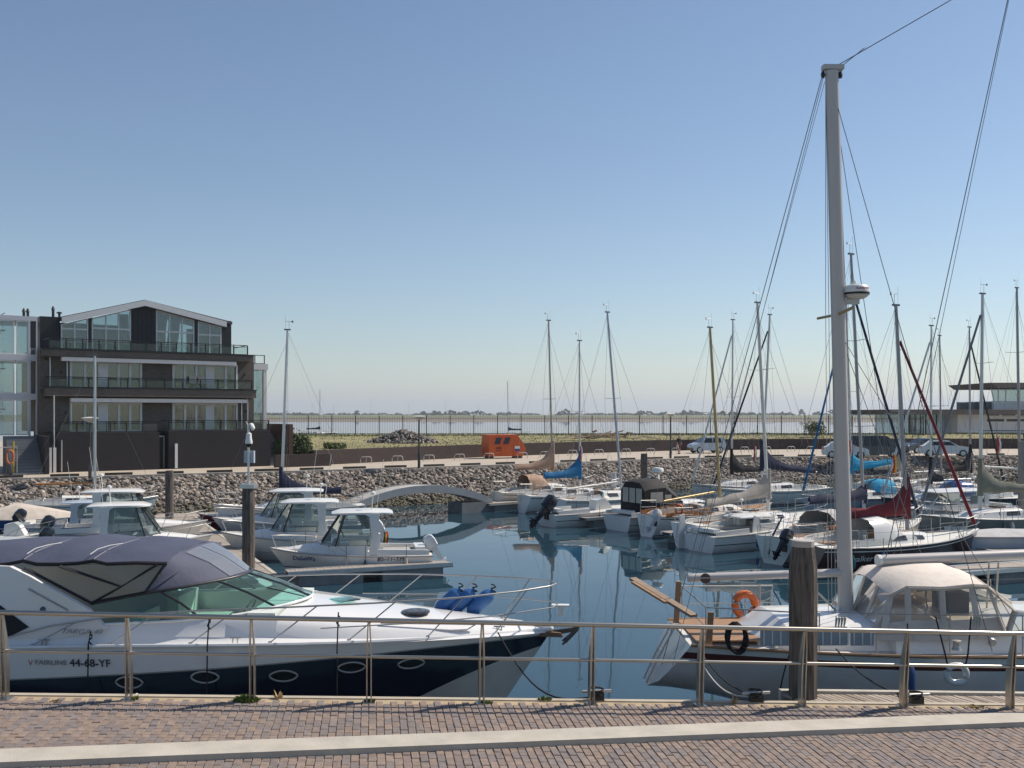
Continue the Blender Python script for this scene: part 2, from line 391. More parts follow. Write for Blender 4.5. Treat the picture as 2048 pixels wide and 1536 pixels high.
for px, wd, h in [(565,22,5),(585,30,6),(610,26,5),(640,14,4),(722,12,9),(843,16,9),(863,14,10),(880,18,9),(900,34,10),(925,38,9),(958,40,9),(1000,14,7),(1018,12,7),(1132,20,13),(1120,10,8),
                  (1280,26,9),(1300,30,8),(1320,20,7),(1365,22,10),(1380,26,10),(1402,20,9),(1440,16,9),(1470,30,7),(1500,26,6),(1560,36,7),(1613,12,13),(1640,20,8),(1660,18,12),(1700,36,7),(1745,30,8),(1760,24,6),(1790,30,6),(480,40,7),(530,30,7)]:
    clump(mb, (px-CX)*1900/F, 1900+rng.uniform(-60,60), wd*.8, h*1.15, WL+3)
for k in range(170):
    clump(mb, rng.uniform(-1150,1150), rng.uniform(2300,2600), rng.uniform(10,30), rng.uniform(4,7), WL+3)
mb.build('far_tree_belt', leafm, kind='stuff')
turb_m = M('turbine_white', (.7,.7,.7), .5)
for px, h, a in [(573,95,.3),(668,105,1.2),(742,120,.7),(818,125,.1),(892,135,.9),(958,95,.5)]:
    Y = 6000; x = (px-CX)*Y/F
    t = thing('wind_turbine', {573:'small pale wind turbine on the far shore behind the white mast near the brick building',668:'pale wind turbine on the horizon left of the rock pile',742:'pale wind turbine above the lone tree left of the rock pile',818:'pale wind turbine on the horizon right above the rock pile',892:'tallest pale wind turbine on the horizon right of the rock pile',958:'short pale wind turbine on the horizon above the orange container'}[px], 'wind turbine', (x, Y, 0), 0, 'wind turbines on the far shore')
    MB().tube([(0,0,-5),(0,0,h*.62)], 2.6, 8, r2=1.6).build('tower', turb_m, t)
    hub = MB().box((0,-1,h*.62),(4,9,4)).build('nacelle', turb_m, t)
    for k in range(3):
        b = a+k*2.094; MB().tube([(0,-6,h*.62),(math.sin(b)*h*.38,-6,h*.62+math.cos(b)*h*.38)], 1.9, 4, r2=.5, flat=.4).build('blade', turb_m, t)

# ================================================================ NEAR PROMENADE (slopes down to the right)
RA = Vector((-5.88,11.55,.49)); RB = Vector((6.65,13.30,-.14)); RD = (RB-RA).normalized()
RN = Vector((-RD.y, RD.x, 0)).normalized()           # towards the water
RL = (RB-RA).length
UP = RD.cross(RN).normalized()
if UP.z < 0: UP = -UP
PM = Matrix((( RD.x,RN.x,UP.x,RA.x),(RD.y,RN.y,UP.y,RA.y),(RD.z,RN.z,UP.z,RA.z),(0,0,0,1)))    # local (along, to water, up)
sand = M('joint_sand', (.36,.28,.18), .95, var=.2, scale=6, bump=.3)
mb = MB(); mb.bx(-6,RL+8,-9,.14,-.6,-.003); pv = mb.build('promenade', sand); struct(pv); pv.matrix_world = PM
brickm = M('paving_brick', (.235,.17,.135), .85, var=.25, scale=9, bump=.35, bscale=60, island=0)
bricks = []
for k, c in enumerate([(.20,.155,.135),(.235,.18,.15),(.17,.142,.135),(.22,.165,.135),(.185,.155,.145)]):
    m = M('paving_brick_%d' % k, c, .85, var=.22, scale=12, bump=.35, bscale=60)
    b = MB(); b.box((0,0,-.02),(.079,.194,.05)); b.box((0,0,.0075),(.079,.194,.006),None,0,.93); bricks.append((b, m))
protos = []
for b, m in bricks: protos.append(b)
rng = random.Random(3); cells = []
for i in range(-38, int((RL+4)/.088)):
    for j in range(0, 17):
        cells.append((i*.088, -(j+.5)*.205-.05+.1025*(i % 2), j))
near = sorted(cells, key=lambda c: (abs(c[2]-6.0) , abs(c[0]-RL/2)))[:290]
ns = set((c[0], c[1]) for c in near)
meshes = []
for b, m in bricks:
    o = b.build('brick', m, pv); meshes.append(o)
first = [True]*5
rest = MB()
for x, y, j in cells:
    dz = rng.uniform(-.004,.004); a = rng.uniform(-.03,.03); k = rng.randrange(5)
    if (x, y) in ns:
        if first[k]: o = meshes[k]; first[k] = False
        else: o = inst(meshes[k], 'brick', pv)
        o.location = (x, y, dz); o.rotation_euler = (rng.uniform(-.01,.01), rng.uniform(-.02,.02), a)
    else:
        mt = Euler((rng.uniform(-.01,.01), rng.uniform(-.02,.02), a)).to_matrix()
        rest.box((x,y,dz-.02),(.079,.194,.05), mt, k); rest.box((x,y,dz+.0075),(.079,.194,.006), mt, k, .93)
rest.build('brick_field', [m for b, m in bricks], pv, kind='stuff')
# edge stones of the promenade, water side
mb = MB(); mb.bx(-6,RL+8,.141,.235,-.6,.012); struct_o = mb.build('edge_strip', M('edge_concrete', (.40,.35,.28), .85, var=.15, bump=.3)); struct(struct_o); struct_o.matrix_world = PM
# sloping wall to the water and rocks against it
mb = MB(); a = PM @ Vector((-6,.236,-.05)); b = PM @ Vector((8.2,.236,-.05)); n3 = RN
mb.add([a,b,b+n3*3.2+Vector((0,0,-2.6-b.z)),a+n3*3.2+Vector((0,0,-2.9-a.z))], [(0,1,2,3)]); struct(mb.build('near_bank', earth))
rng = random.Random(17); mb = MB()
for k in range(420):
    x = rng.uniform(-4,7.4); u = rng.uniform(0,2.6)**1.1; p = PM @ Vector((x,.33+u,-.13)); p.z -= .78*u
    p.z += rng.uniform(-.08,.03); rock(mb, p, rng.uniform(.06,.17), rng)
mb.build('near_bank_rocks', M('pale_rock', (.42,.39,.34), .85, var=.25, scale=5, bump=.3, bscale=20, island=.45), kind='stuff')
# plank landing at the right
ld = MB(); p0 = PM @ Vector((9.9,.25,-.03))
land = thing('plank_landing', 'weathered grey plank landing beyond the railing at the right', 'landing', p0, math.atan2(RD.y,RD.x))
sl = RD.z
pls = [M('landing_plank_%d' % k, c, .85, var=.25, scale=5, stretch=(6,1,6), bump=.3) for k, c in enumerate([(.30,.25,.20),(.24,.19,.155),(.35,.30,.25)])]; protos_p = [None]*3
for k in range(56):
    x = .05+k*.1
    kk = rng.randrange(3)
    if protos_p[kk] is None: protos_p[kk] = o = MB().box((0,0,0),(.078,.56,.04)).build('plank', pls[kk], land)
    else: o = inst(protos_p[kk], 'plank', land)
    o.location = (x, .29+.006*math.sin(k*1.7), x*sl-.035+rng.uniform(-.003,.003)); o.rotation_euler = (0,-math.asin(sl)*-1*-1, rng.uniform(.30,.33)); o.scale = (1, rng.uniform(.97,1.03), 1)
mb = MB(); mb.box((2.9,.61,2.9*sl-.08),(6.0,.10,.2),(0,-math.asin(sl),0)); mb.box((2.9,.03,2.9*sl-.16),(6.0,.1,.14),(0,-math.asin(sl),0))
mb.build('edge_beam', concrete, land)
for x in (.6,3.0,5.4): MB().tube([(x,.5,-.35),(x,.5,-4)], .1, 8).build('support_pile', pile_w, land)
# concrete kerb bottom right
ka = Vector((-7.2,9.15,0)); kb = Vector((9.2,13.65,0)); mb = MB(); secs = []
for t in range(13):
    p = ka.lerp(kb, t/12); d = (kb-ka).normalized(); nn = Vector((-d.y,d.x,0)); zz = (PM @ Vector(((p-RA).dot(RD), 0, 0))).z
    q = p-nn*.42
    secs.append([(p.x,p.y,zz-.2),(p.x,p.y,zz+.055),(p.x-nn.x*.02,p.y-nn.y*.02,zz+.07),(q.x,q.y,zz+.07),(q.x,q.y,zz-.2)])
mb.loft(secs); struct(mb.build('promenade_kerb', concrete))

# ---------------------------------------------------------------- steel railing
rail = thing('promenade_railing', 'long stainless steel railing with two rails along the brick promenade', 'railing', RA)
def rp(s, off, h): return RD*s-RN*off+Vector((0,0,h))
psx = [(10,),(258,),(505,),(738,),(963,),(1183,),(1400,),(1604,),(1807,),(2020,),(2240,),(-240,)]
def s_of(px):
    a = (px-CX)/F; return (a*RA.y-RA.x)/(RD.x-a*RD.y)
brush = M('brushed_steel', (.44,.41,.36), .33, 1, var=.1, scale=4, stretch=(.3,1,1))
def rail_r(h, off, r):
    return [rp(s, off, h) for s in [RL*k/40 for k in range(-6,47)]]
MB().tube(rail_r(1.03,.11,.030), .030, 12).build('top_rail', brush, rail, smooth=40)
MB().tube(rail_r(.575,.045,.0215), .0215, 12).build('middle_rail', brush, rail, smooth=40)
mb = MB(); prof = [(0,0),(0,.30),(.018,.52),(.055,.76),(.10,1.0)]   # (lean towards land, height)
for sgn in (-1,1):
    secs = []
    for i, (o_, h) in enumerate(prof):
        w = [.050,.054,.058,.044,.024][i]; x = sgn*.026-.0045; gap = 1 if i < 3 else (.8 if i == 3 else .35)
        x = sgn*.026*gap
        secs.append([RD*(x-.008)-RN*(o_-w)+Vector((0,0,h)), RD*(x+.008)-RN*(o_-w)+Vector((0,0,h)), RD*(x+.008)-RN*(o_+w)+Vector((0,0,h)), RD*(x-.008)-RN*(o_+w)+Vector((0,0,h))])
    mb.loft(secs)
post0 = None
for px in psx:
    s_ = s_of(px[0])
    if post0 is None: post0 = mb.build('post', brush, rail); o = post0
    else: o = inst(post0, 'post', rail)
    o.location = RD*s_
fl = MB(); fl.box((0,0,.006),(.14,.16,.012)); f0 = None
for px in psx:
    if f0 is None: f0 = fl.build('base_plate', brush, rail); o = f0
    else: o = inst(f0, 'base_plate', rail)
    o.location = RD*s_of(px[0])+Vector((0,0,.006)); o.rotation_euler = (0, -math.asin(RD.z)*1, math.atan2(RD.y,RD.x))
# weeds along the edge
weedm = M('weed_leaf', (.13,.17,.03), .7, var=.3, island=.35); weedd = M('dry_weed', (.38,.27,.12), .8, island=.3)
def weed(px, w, h, n, label, dry=False, up=.0):
    s_ = s_of(px); c = PM @ Vector((s_, up, .01)); r = random.Random(px); t = MB()
    for k in range(n):
        a = r.uniform(0,6.3); d = r.random()**.5*w; x, y = math.cos(a)*d, math.sin(a)*d*.6; hh = h*r.uniform(.3,1)*(1-.6*d/w); lw = r.uniform(.006,.014); b = r.uniform(0,3.1)
        lx, ly = math.cos(a)*hh*.5+r.uniform(-.02,.02), math.sin(a)*hh*.4; dx, dy = math.cos(b)*lw, math.sin(b)*lw
        t.add([(x-dx,y-dy,0),(x+dx,y+dy,0),(x+lx*.6+dx*1.2,y+ly*.6+dy*1.2,hh*.6),(x+lx,y+ly,hh),(x+lx*.6-dx*1.2,y+ly*.6-dy*1.2,hh*.6)], [(0,1,2,3,4)])
    o = t.build('weed', weedd if dry else weedm); o.location = c; tag(o, label, 'weed', 'weeds growing at the promenade edge')
weed(493,.15,.10,420,'low green weed clump beside a railing post left of centre')
weed(268,.05,.08,50,'small yellow green weed at the railing post under the hull number')
weed(740,.06,.07,60,'sparse green weed at the railing post below the round portholes')
weed(970,.09,.05,110,'low green weed at the post below the motor yacht bow')
weed(1095,.08,.07,80,'weed sprouting from the edge under the open water',False,.17)
weed(555,.03,.16,16,'dry upright weed stalk right of the big green clump',True,.12)
weed(1474,.03,.16,18,'dry thin weed below the ketch stern',True,.1)
weed(115,.07,.03,30,'flat dry tuft on the bricks at far left',True,-.1)
weed(1950,.18,.04,90,'dry moss clump by the right end of the planks',True,.03)
# ================================================================ APARTMENT BUILDING
def brickwall(name, c1, c2, mortar, sc=1.0):
    m = bpy.data.materials.new(name); m.use_nodes = True; n = m.node_tree.nodes; l = m.node_tree.links; b = n['Principled BSDF']; b.inputs['Roughness'].default_value = .85
    tc = n.new('ShaderNodeTexCoord'); sp = n.new('ShaderNodeSeparateXYZ'); l.new(tc.outputs['Object'], sp.inputs[0])
    ad = n.new('ShaderNodeMath'); l.new(sp.outputs[0], ad.inputs[0]); l.new(sp.outputs[1], ad.inputs[1])
    cb = n.new('ShaderNodeCombineXYZ'); l.new(ad.outputs[0], cb.inputs[0]); l.new(sp.outputs[2], cb.inputs[1])
    t = n.new('ShaderNodeTexBrick'); l.new(cb.outputs[0], t.inputs['Vector']); t.inputs['Scale'].default_value = 1.0
    t.inputs['Brick Width'].default_value = .22*sc; t.inputs['Row Height'].default_value = .065*sc; t.inputs['Mortar Size'].default_value = .007*sc
    t.inputs['Color1'].default_value = (*c1,1); t.inputs['Color2'].default_value = (*c2,1); t.inputs['Mortar'].default_value = (*mortar,1)
    nz = n.new('ShaderNodeTexNoise'); nz.inputs['Scale'].default_value = .7; nz.inputs['Detail'].default_value = 5; l.new(cb.outputs[0], nz.inputs['Vector'])
    mr = n.new('ShaderNodeMapRange'); mr.inputs[3].default_value = .75; mr.inputs[4].default_value = 1.25; l.new(nz.outputs[0], mr.inputs[0])
    vm = n.new('ShaderNodeVectorMath'); vm.operation = 'SCALE'; l.new(t.outputs[0], vm.inputs[0]); l.new(mr.outputs[0], vm.inputs['Scale'])
    l.new(vm.outputs[0], b.inputs['Base Color'])
    bp = n.new('ShaderNodeBump'); bp.inputs['Strength'].default_value = .4; bp.inputs['Distance'].default_value = .01; l.new(t.outputs['Fac'], bp.inputs['Height']); bp.invert = True
    l.new(bp.outputs[0], b.inputs['Normal']); return m
greybrick = brickwall('grey_brown_brick', (.145,.12,.10), (.10,.082,.07), (.11,.10,.095)); darkbrick = brickwall('dark_plinth_brick', (.026,.021,.024), (.017,.015,.018), (.024,.022,.024))
whitep = M('white_trim', (.70,.69,.68), .5, var=.04); zinc = M('dark_zinc', (.026,.027,.030), .5, .3, var=.15, scale=2); railm = M('balustrade_dark_steel', (.02,.022,.024), .45, .3)
pane_m = MG('window_glass', (.62,.74,.76), .12, .02, 2.1); balglass = MG('balustrade_glass', (.84,.90,.88), .05, .03, 1.35); room_m = M('room_interior', (.20,.23,.25), .9, var=.3, scale=1.2); curt_m = M('curtain', (.55,.58,.56), .9, var=.1)
stone_st = M('stair_stone', (.30,.29,.28), .8, var=.1); roofm = M('roof_felt', (.08,.08,.085), .9)
AB = thing('apartment_building', 'grey brick apartment building with dark plinth, glass balconies and gabled glazed top floor', 'building', (-29.5,64.7,0), R(34))
def part(name, m, parent=AB, smooth=None, **k): return lambda mb: mb.build(name, m, parent, smooth)
# plinth: two dark blocks with a door gap
MB().bx(-.05,6.42,0,9.5,-.05,2.56).build('plinth', darkbrick, AB); MB().bx(7.04,14.3,.0,9.5,-.05,2.62).build('plinth', darkbrick, AB)
MB().bx(6.42,7.04,1.2,9,-.05,2.5).build('recess_wall', darkbrick, AB)
d = MB().bx(6.46,7.0,1.10,1.18,0,2.2).build('door', black, AB); fm = MB(); fm.bx(6.43,6.52,1.02,1.098,0,2.3); fm.bx(6.94,7.03,1.02,1.098,0,2.3); fm.bx(6.52,6.94,1.02,1.098,2.2,2.3); fm.build('frame', alu, d)
MB().bx(7.45,7.63,-.06,-.002,.05,1.75).build('meter_panel', whitep, AB)
# main brick block with window openings: build as piers and spandrels
Y1 = 1.8
mw = MB()
mw.bx(-.8,1.0,Y1,Y1+8,2.6,8.05); mw.bx(5.72,7.75,Y1,Y1+.35,2.6,8.05); mw.bx(12.5,13.7,Y1,Y1+8,2.6,8.05)
mw.bx(1.0,5.72,Y1,Y1+.35,7.42,8.05); mw.bx(7.75,12.5,Y1,Y1+.35,7.42,8.05)
mw.bx(1.0,5.72,Y1,Y1+.35,4.62,5.56); mw.bx(7.75,12.5,Y1,Y1+.35,4.62,5.56)
mw.bx(1.0,12.5,Y1+7.8,Y1+8,2.6,8.0)
main = mw.build('wall', greybrick, AB)
MB().bx(1.0,12.5,Y1+3.2,Y1+3.4,2.6,8.0).build('room_back_wall', room_m, AB)
fl = MB(); fl.bx(1.0,12.5,Y1+.36,Y1+7.7,4.75,4.95); fl.build('floor_slab', room_m, AB)
MB().bx(-.8,13.7,Y1+.02,Y1+7.9,8.052,8.16).build('roof_terrace', roofm, AB)
# stepped balcony bodies
def brickbox(x0,x1,y0,z0,z1,nm='balcony_body'): return MB().bx(x0,x1,y0,Y1-.002,z0,z1).build(nm, greybrick, AB)
b2 = brickbox(-.62,13.5,.75,4.98,5.5); b3 = brickbox(-.75,13.3,.95,7.62,8.02)
MB().bx(-.8,13.55,.70,Y1-.01,5.502,5.56).build('coping', railm, b2); MB().bx(-.82,13.4,.9,Y1+.0,8.022,8.10).build('coping', railm, b3)
def awning(x0,x1,z,y):
    o = MB().bx(x0,x1,y-.55,y,z,z+.26).build('awning_cassette', whitep, AB)
    MB().bx(x0-.04,x1+.04,y-.6,y+.01,z+.262,z+.30).build('cover_strip', railm, o)
awning(.4,12.1,7.32,Y1-.9+.6); awning(.95,12.9,4.60,Y1-.9+.6)
for x, z0, z1 in [(-.2,5.56,7.6),(.85,5.56,7.3),(12.35,5.56,7.3),(-.25,.05,5.0),(1.1,2.6,4.6),(12.75,2.6,4.6),(13.2,2.6,5.0),(.2,.05,2.1)]:
    MB().tube([(x,Y1-.06 if z0 > 2 else -.06,z0),(x,Y1-.06 if z0 > 2 else -.06,z1)], .045, 8).build('downpipe', alu, AB)
for x in (-.55,-.42): MB().bx(x,x+.14,-.22,-.1,.0,1.62).build('white_post', whitep, AB) if x < -.5 else MB().bx(-.32,-.14,-.22,-.1,.0,1.62).build('white_post', whitep, AB)
# windows: a unit = frame + mullions + panes + curtain
def curtain(x0,x1,y,z0,z1,parent,slant=0):
    mb = MB(); n = 14; vs = []
    for i in range(n+1):
        x = lerp(x0,x1,i/n); yy = y+.04*math.sin(i*1.9); vs += [(x,yy,z1),(lerp(x,x+slant*.3,1),yy,lerp(z1,z0,.5)),(x+slant,yy,z0)]
    mb.add(vs, [(i*3+j,i*3+j+1,i*3+j+4,i*3+j+3) for i in range(n) for j in range(2)]); mb.build('curtain', curt_m, parent, smooth=60)
def window(x0,x1,z0,z1,divs,y=Y1,fw=.14,cur=(),tr=None):
    fr = MB(); fr.bx(x0,x0+fw,y-.03,y+.12,z0,z1); fr.bx(x1-fw,x1,y-.03,y+.12,z0,z1); fr.bx(x0+fw,x1-fw,y-.03,y+.12,z1-fw,z1); fr.bx(x0+fw,x1-fw,y-.03,y+.12,z0,z0+fw*.7)
    f = fr.build('window', whitep, AB)
    xs = [x0+fw]+[x0+(x1-x0)*d for d in divs]+[x1-fw]
    for i in range(len(xs)-1):
        if i: MB().bx(xs[i]-.075,xs[i]+.075,y-.02,y+.11,z0+fw*.7,z1-fw).build('mullion', whitep, f)
        a, b = xs[i]+(.075 if i else 0), xs[i+1]-(.075 if i < len(xs)-2 else 0)
        MB().bx(a,b,y+.05,y+.07,z0+fw*.7,z1-fw).build('pane', pane_m, f)
        if i in cur: curtain(a,b,y+.3,z0+.05,z1-.05,f,0)
    return f
window(1.02,2.95,5.57,7.40,[.5]); window(3.3,5.70,5.57,7.40,[.35,.67],cur=(1,)); MB().bx(2.951,3.299,Y1-.02,Y1+.1,5.57,7.41).build('panel', whitep, AB)
window(7.77,10.25,5.57,7.40,[.35,.68],cur=()); window(10.6,12.48,5.57,7.40,[.52]); MB().bx(10.251,10.599,Y1-.02,Y1+.1,5.57,7.41).build('panel', whitep, AB)
window(1.02,2.95,2.6,4.60,[.5],cur=(1,)); window(3.3,5.70,2.6,4.60,[.36,.67],cur=(0,1,2)); MB().bx(2.951,3.299,Y1-.02,Y1+.1,2.6,4.61).build('panel', whitep, AB)
window(7.77,10.25,2.6,4.60,[.36,.68],cur=(1,)); window(10.6,12.48,2.6,4.60,[.52],cur=(0,)); MB().bx(10.251,10.599,Y1-.02,Y1+.1,2.6,4.61).build('panel', whitep, AB)
# balustrades with glass
def balus(x0,x1,y,z,n,h=.72,ends=True,yb=None):
    root = MB(); root.bx(x0,x1,y-.03,y+.03,z+h-.05,z+h); root.bx(x0,x1,y-.02,y+.02,z+h-.16,z+h-.13); root.bx(x0,x1,y-.03,y+.03,z+.0,z+.06)
    if ends:
        for xx in (x0,x1): root.bx(xx-.03,xx+.03,y+.031,Y1-.01 if yb is None else yb,z+h-.05,z+h)
    g = root.build('balustrade', railm, AB); w = (x1-x0)/n
    for i in range(n+1): MB().bx(x0+w*i-.035,x0+w*i+.035,y-.035,y+.035,z+.061,z+h-.051).build('post', railm, g)
    for i in range(n): MB().bx(x0+w*i+.05,x0+w*(i+1)-.05,y-.008,y+.008,z+.07,z+h-.17).build('glass_panel', balglass, g)
balus(-.45,13.2,.85,5.56,11); balus(-.35,12.95,1.02,8.10,13,.72,True,4.0)
balus(.12,6.35,.1,2.58,6); balus(7.1,14.2,.1,2.64,6)
# top floor, gabled
YT = 3.2; zE = 10.35; xL, xP, xR = .72, 6.15, 11.95; zP = 11.85
def zr(x): return lerp(zE,zP,(x-xL)/(xP-xL)) if x < xP else lerp(zP,zE+.28,(x-xP)/(xR-xP))
def gable(x0,x1,z0,y0,y1,drop,m,nm,parent=AB):
    xs = [x0]+([xP] if x0 < xP < x1 else [])+[x1]; pl = [(x0,z0),(x1,z0)]+[(x,zr(x)-drop) for x in reversed(xs)]
    return MB().prism(pl,1,y0,y1).build(nm, m, parent)
gable(5.28,7.0,8.17,YT,YT+.3,.42,zinc,'cladding'); gable(2.45,2.68,8.17,YT,YT+.3,.42,zinc,'cladding'); gable(9.72,9.98,8.17,YT,YT+.3,.42,zinc,'cladding')
for x in (5.45,5.75,6.05,6.35,6.65): gable(x,x+.03,8.2,YT-.03,YT-.001,.45,zinc,'standing_seam')
MB().bx(-.55,.70,YT+.3,YT+6,8.17,10.42).build('side_cladding', zinc, AB); MB().bx(11.72,12.5,YT+.1,YT+6,8.17,10.75).build('side_cladding', zinc, AB)
rf = MB(); pl = [(xL-.02,zE-.40),(xP,zP-.40),(xR,zE-.12),(xR,zE+.28),(xP,zP),(xL-.02,zE)]
rf.prism(pl,1,YT-.55,YT-.3); fa = rf.build('gable_fascia', whitep, AB)
rf = MB(); pl = [(xL-.06,zE-.02),(xP,zP-.02),(xR+.5,zE+.12),(xR+.5,zE+.30),(xP,zP+.05),(xL-.06,zE+.05)]; rf.prism(pl,1,YT-.298,YT+6); rf.build('roof', roofm, AB)
def gwin(x0,x1,divs,cur,tr):
    fr = MB(); fw = .08
    pl = lambda a,b: [(a,8.17),(b,8.17),(b,zr(b)-.43),(a,zr(a)-.43)]
    for a, b in [(x0,x0+fw),(x1-fw,x1)]: fr.prism(pl(a,b),1,YT-.02,YT+.12)
    fr.bx(x0+fw,x1-fw,YT-.02,YT+.12,tr-.06,tr+.06); fr.bx(x0+fw,x1-fw,YT-.02,YT+.12,8.17,8.24)
    fr.prism([(x0+fw,zr(x0)-.52),(x1-fw,zr(x1)-.52),(x1-fw,zr(x1)-.43),(x0+fw,zr(x0)-.43)],1,YT-.02,YT+.12)
    f = fr.build('window', whitep, AB); xs = [x0+fw]+[lerp(x0,x1,d) for d in divs]+[x1-fw]
    for i in range(len(xs)-1):
        if i: MB().prism([(xs[i]-.045,8.24),(xs[i]+.045,8.24),(xs[i]+.045,zr(xs[i])-.5),(xs[i]-.045,zr(xs[i])-.5)],1,YT-.015,YT+.11).build('mullion', whitep, f)
        a = xs[i]+(.045 if i else 0); b = xs[i+1]-(.045 if i < len(xs)-2 else 0)
        MB().bx(a,b,YT+.05,YT+.07,8.24,tr-.06).build('pane', pane_m, f)
        MB().prism([(a,tr+.06),(b,tr+.06),(b,zr(b)-.52),(a,zr(a)-.52)],1,YT+.05,YT+.07).build('pane', pane_m, f)
        if i in cur: curtain(a,b,YT+.3,8.2,min(zr(a),zr(b))-.55,f,cur[i])
gwin(.72,2.45,[.5],{1:.25},9.62); gwin(2.68,5.28,[.36,.68],{2:.1},9.75); gwin(7.0,9.72,[.35,.68],{0:-.5,1:-.3},9.72); gwin(9.98,11.72,[.5],{0:-.4},9.62)
MB().bx(.75,5.2,YT+3.5,YT+3.7,8.17,10.3).build('room_back_wall', room_m, AB); MB().bx(7.0,8.6,YT+3.5,YT+3.7,8.17,10.6).build('room_back_wall', room_m, AB); MB().bx(10.2,11.7,YT+3.5,YT+3.7,8.17,10.3).build('room_back_wall', room_m, AB)
for x, h in [(.55,.75),(-1.3,.5),(-1.05,.5)]:
    q = MB(); q.tube([(x,YT+2,10.2),(x,YT+2,10.4+h)], .09, 8); q.tube([(x,YT+2,10.3+h),(x,YT+2,10.55+h)], .13, 8, r2=.05); q.build('flue', zinc, AB)
q = MB(); q.tube([(.95,YT+2,10.3),(.95,YT+2,10.85)], .08, 8); q.lathe([(.18,0),(.18,.08),(.05,.12)], (.95,YT+2,10.82), 10); q.build('vent_cowl', zinc, AB)
for x, z in [(-.5,7.45),(-.38,7.45),(-.45,4.9),(-.32,4.9),(.5,6.6),(.75,3.9),(13.0,6.7),(13.1,4.0)]:
    MB().box((x,Y1-.06 if x > 0 else Y1-.06,z),(.09,.1,.14)).build('wall_lamp', black, AB)
# stair tower at the left and white bay at the right
tw = MB(); TX0, TX1, TY = -5.5, -.82, 2.7
for z0, z1 in [(10.0,10.3),(7.35,7.75),(4.75,5.15)]: tw.bx(TX0,TX1,TY,TY+5,z0,z1)
for x in (TX0,-3.25,-1.35,-.9): tw.bx(x,x+.08 if x > -1 else x+.12,TY+.002,TY+.2,2.3,10.0)
tower = tw.build('stair_tower', M('tower_grey_white', (.55,.56,.60), .5, var=.05), AB)
for z0, z1 in [(7.75,10.0),(5.15,7.35),(2.4,4.75)]:
    for x0, x1 in [(-5.38,-3.25),(-3.13,-2.2),(-2.1,-1.35)]:
        f = MB().bx(x0+.06,x1-.06,TY+.06,TY+.08,z0+.08,z1-.08).build('pane', pane_m, AB)
        e = MB(); e.bx(x0,x0+.06,TY+.03,TY+.1,z0,z1); e.bx(x1-.06,x1,TY+.03,TY+.1,z0,z1); e.bx(x0+.06,x1-.06,TY+.03,TY+.1,z1-.08,z1); e.bx(x0+.06,x1-.06,TY+.03,TY+.1,z0,z0+.08); e.build('frame', whitep, f)
    st = MB()
    for k in range(9): st.bx(-4.9+k*.27,-4.62+k*.27,TY+2.2,TY+3.2,z0+.1+k*.2,z0+.16+k*.2)
    for k in range(10): st.tube([(-4.9+k*.25,TY+2.15,z0+.2+k*.19),(-4.9+k*.25,TY+2.15,z0+1.1+k*.19)], .015, 5)
    st.tube([(-4.9,TY+2.15,z0+1.1),(-2.5,TY+2.15,z0+2.9)], .025, 6); st.build('inner_stair', railm, AB)
MB().bx(-1.25,-.92,TY+.0,TY+.1,8.2,9.95).build('door', black, AB)
bay = MB(); bay.bx(13.72,15.6,4.0,9,7.2,7.65); bay.bx(15.25,15.5,4.02,4.3,2.5,7.2); bay.bx(13.72,15.5,8.6,9,2.5,7.2); bay.build('white_bay', whitep, AB)
for a, b in [(13.75,14.4),(14.5,15.2)]: MB().bx(a,b,4.1,4.13,2.6,7.2).build('pane', pane_m, AB)
q = MB(); q.bx(13.0,15.4,4.1,4.16,8.28,8.33); q.bx(13.0,15.4,4.1,4.16,7.66,7.7); q.build('balustrade', railm, AB)
for x in (13.05,13.8,14.6,15.35): MB().bx(x-.03,x+.03,4.1,4.16,7.66,8.28).build('post', railm, AB)
# outdoor stair at the left, steps each their own, and at the right
for k in range(13): MB().bx(-2.9,-1.1,1.2-k*.24,2.65,2.35-k*.185-.19,2.35-k*.185).build('step', M('blue_grey_step', (.17,.18,.195), .8), AB)
MB().bx(-1.08,-.82,-1.8,2.6,0,2.4).build('stair_wall', darkbrick, AB)
for k in range(14): MB().bx(14.4,15.75,.4+k*.26,5.5,0+k*.18,.18+k*.18).build('step', stone_st, AB)
MB().bx(15.78,16.1,.2,6,0,3.05).build('stair_wall', M('rust_brown_panel', (.085,.048,.036), .8, var=.2), AB)
MB().bx(14.9,16.0,6.1,6.4,0,3.2).build('stair_wall', M('rust_brown_panel', (.085,.048,.036), .8), AB)
# balcony furniture
for x, c in [(9.1,'canvas_cream'),(9.75,'canvas_cream')]:
    ch = thing('balcony_chair', 'pale garden chair on the middle balcony, %s of the pair' % ('left' if x < 9.4 else 'right'), 'chair', AB.location+Vector((math.cos(R(34))*x-math.sin(R(34))*1.35, math.sin(R(34))*x+math.cos(R(34))*1.35, 5.56)), R(34), 'pale chairs on the middle balcony')
    MB().box((0,0,.42),(.45,.45,.06)).build('seat', cream_c, ch); MB().box((0,.2,.68),(.45,.06,.5),(-.15,0,0)).build('backrest', cream_c, ch)
    for sx in (-.19,.19):
        for sy in (-.19,.19): MB().tube([(sx,sy,.4),(sx*1.1,sy*1.1,0)], .015, 6).build('leg', railm, ch)
tb = thing('balcony_table', 'dark table and chairs set on the lower left balcony', 'table', AB.location+Vector((math.cos(R(34))*2.6-math.sin(R(34))*1.0, math.sin(R(34))*2.6+math.cos(R(34))*1.0, 2.565)), R(34))
MB().box((0,0,.72),(1.5,.8,.04)).build('table_top', railm, tb)
for sx in (-.65,.65):
    for sy in (-.3,.3): MB().tube([(sx,sy,.7),(sx,sy,0)], .025, 6).build('leg', railm, tb)
# ================================================================ QUAY OBJECTS
def qz(px, py, z=0):
    Y = (EYE-z)*F/(py-HY); return Vector(((px-CX)*Y/F, Y, z))
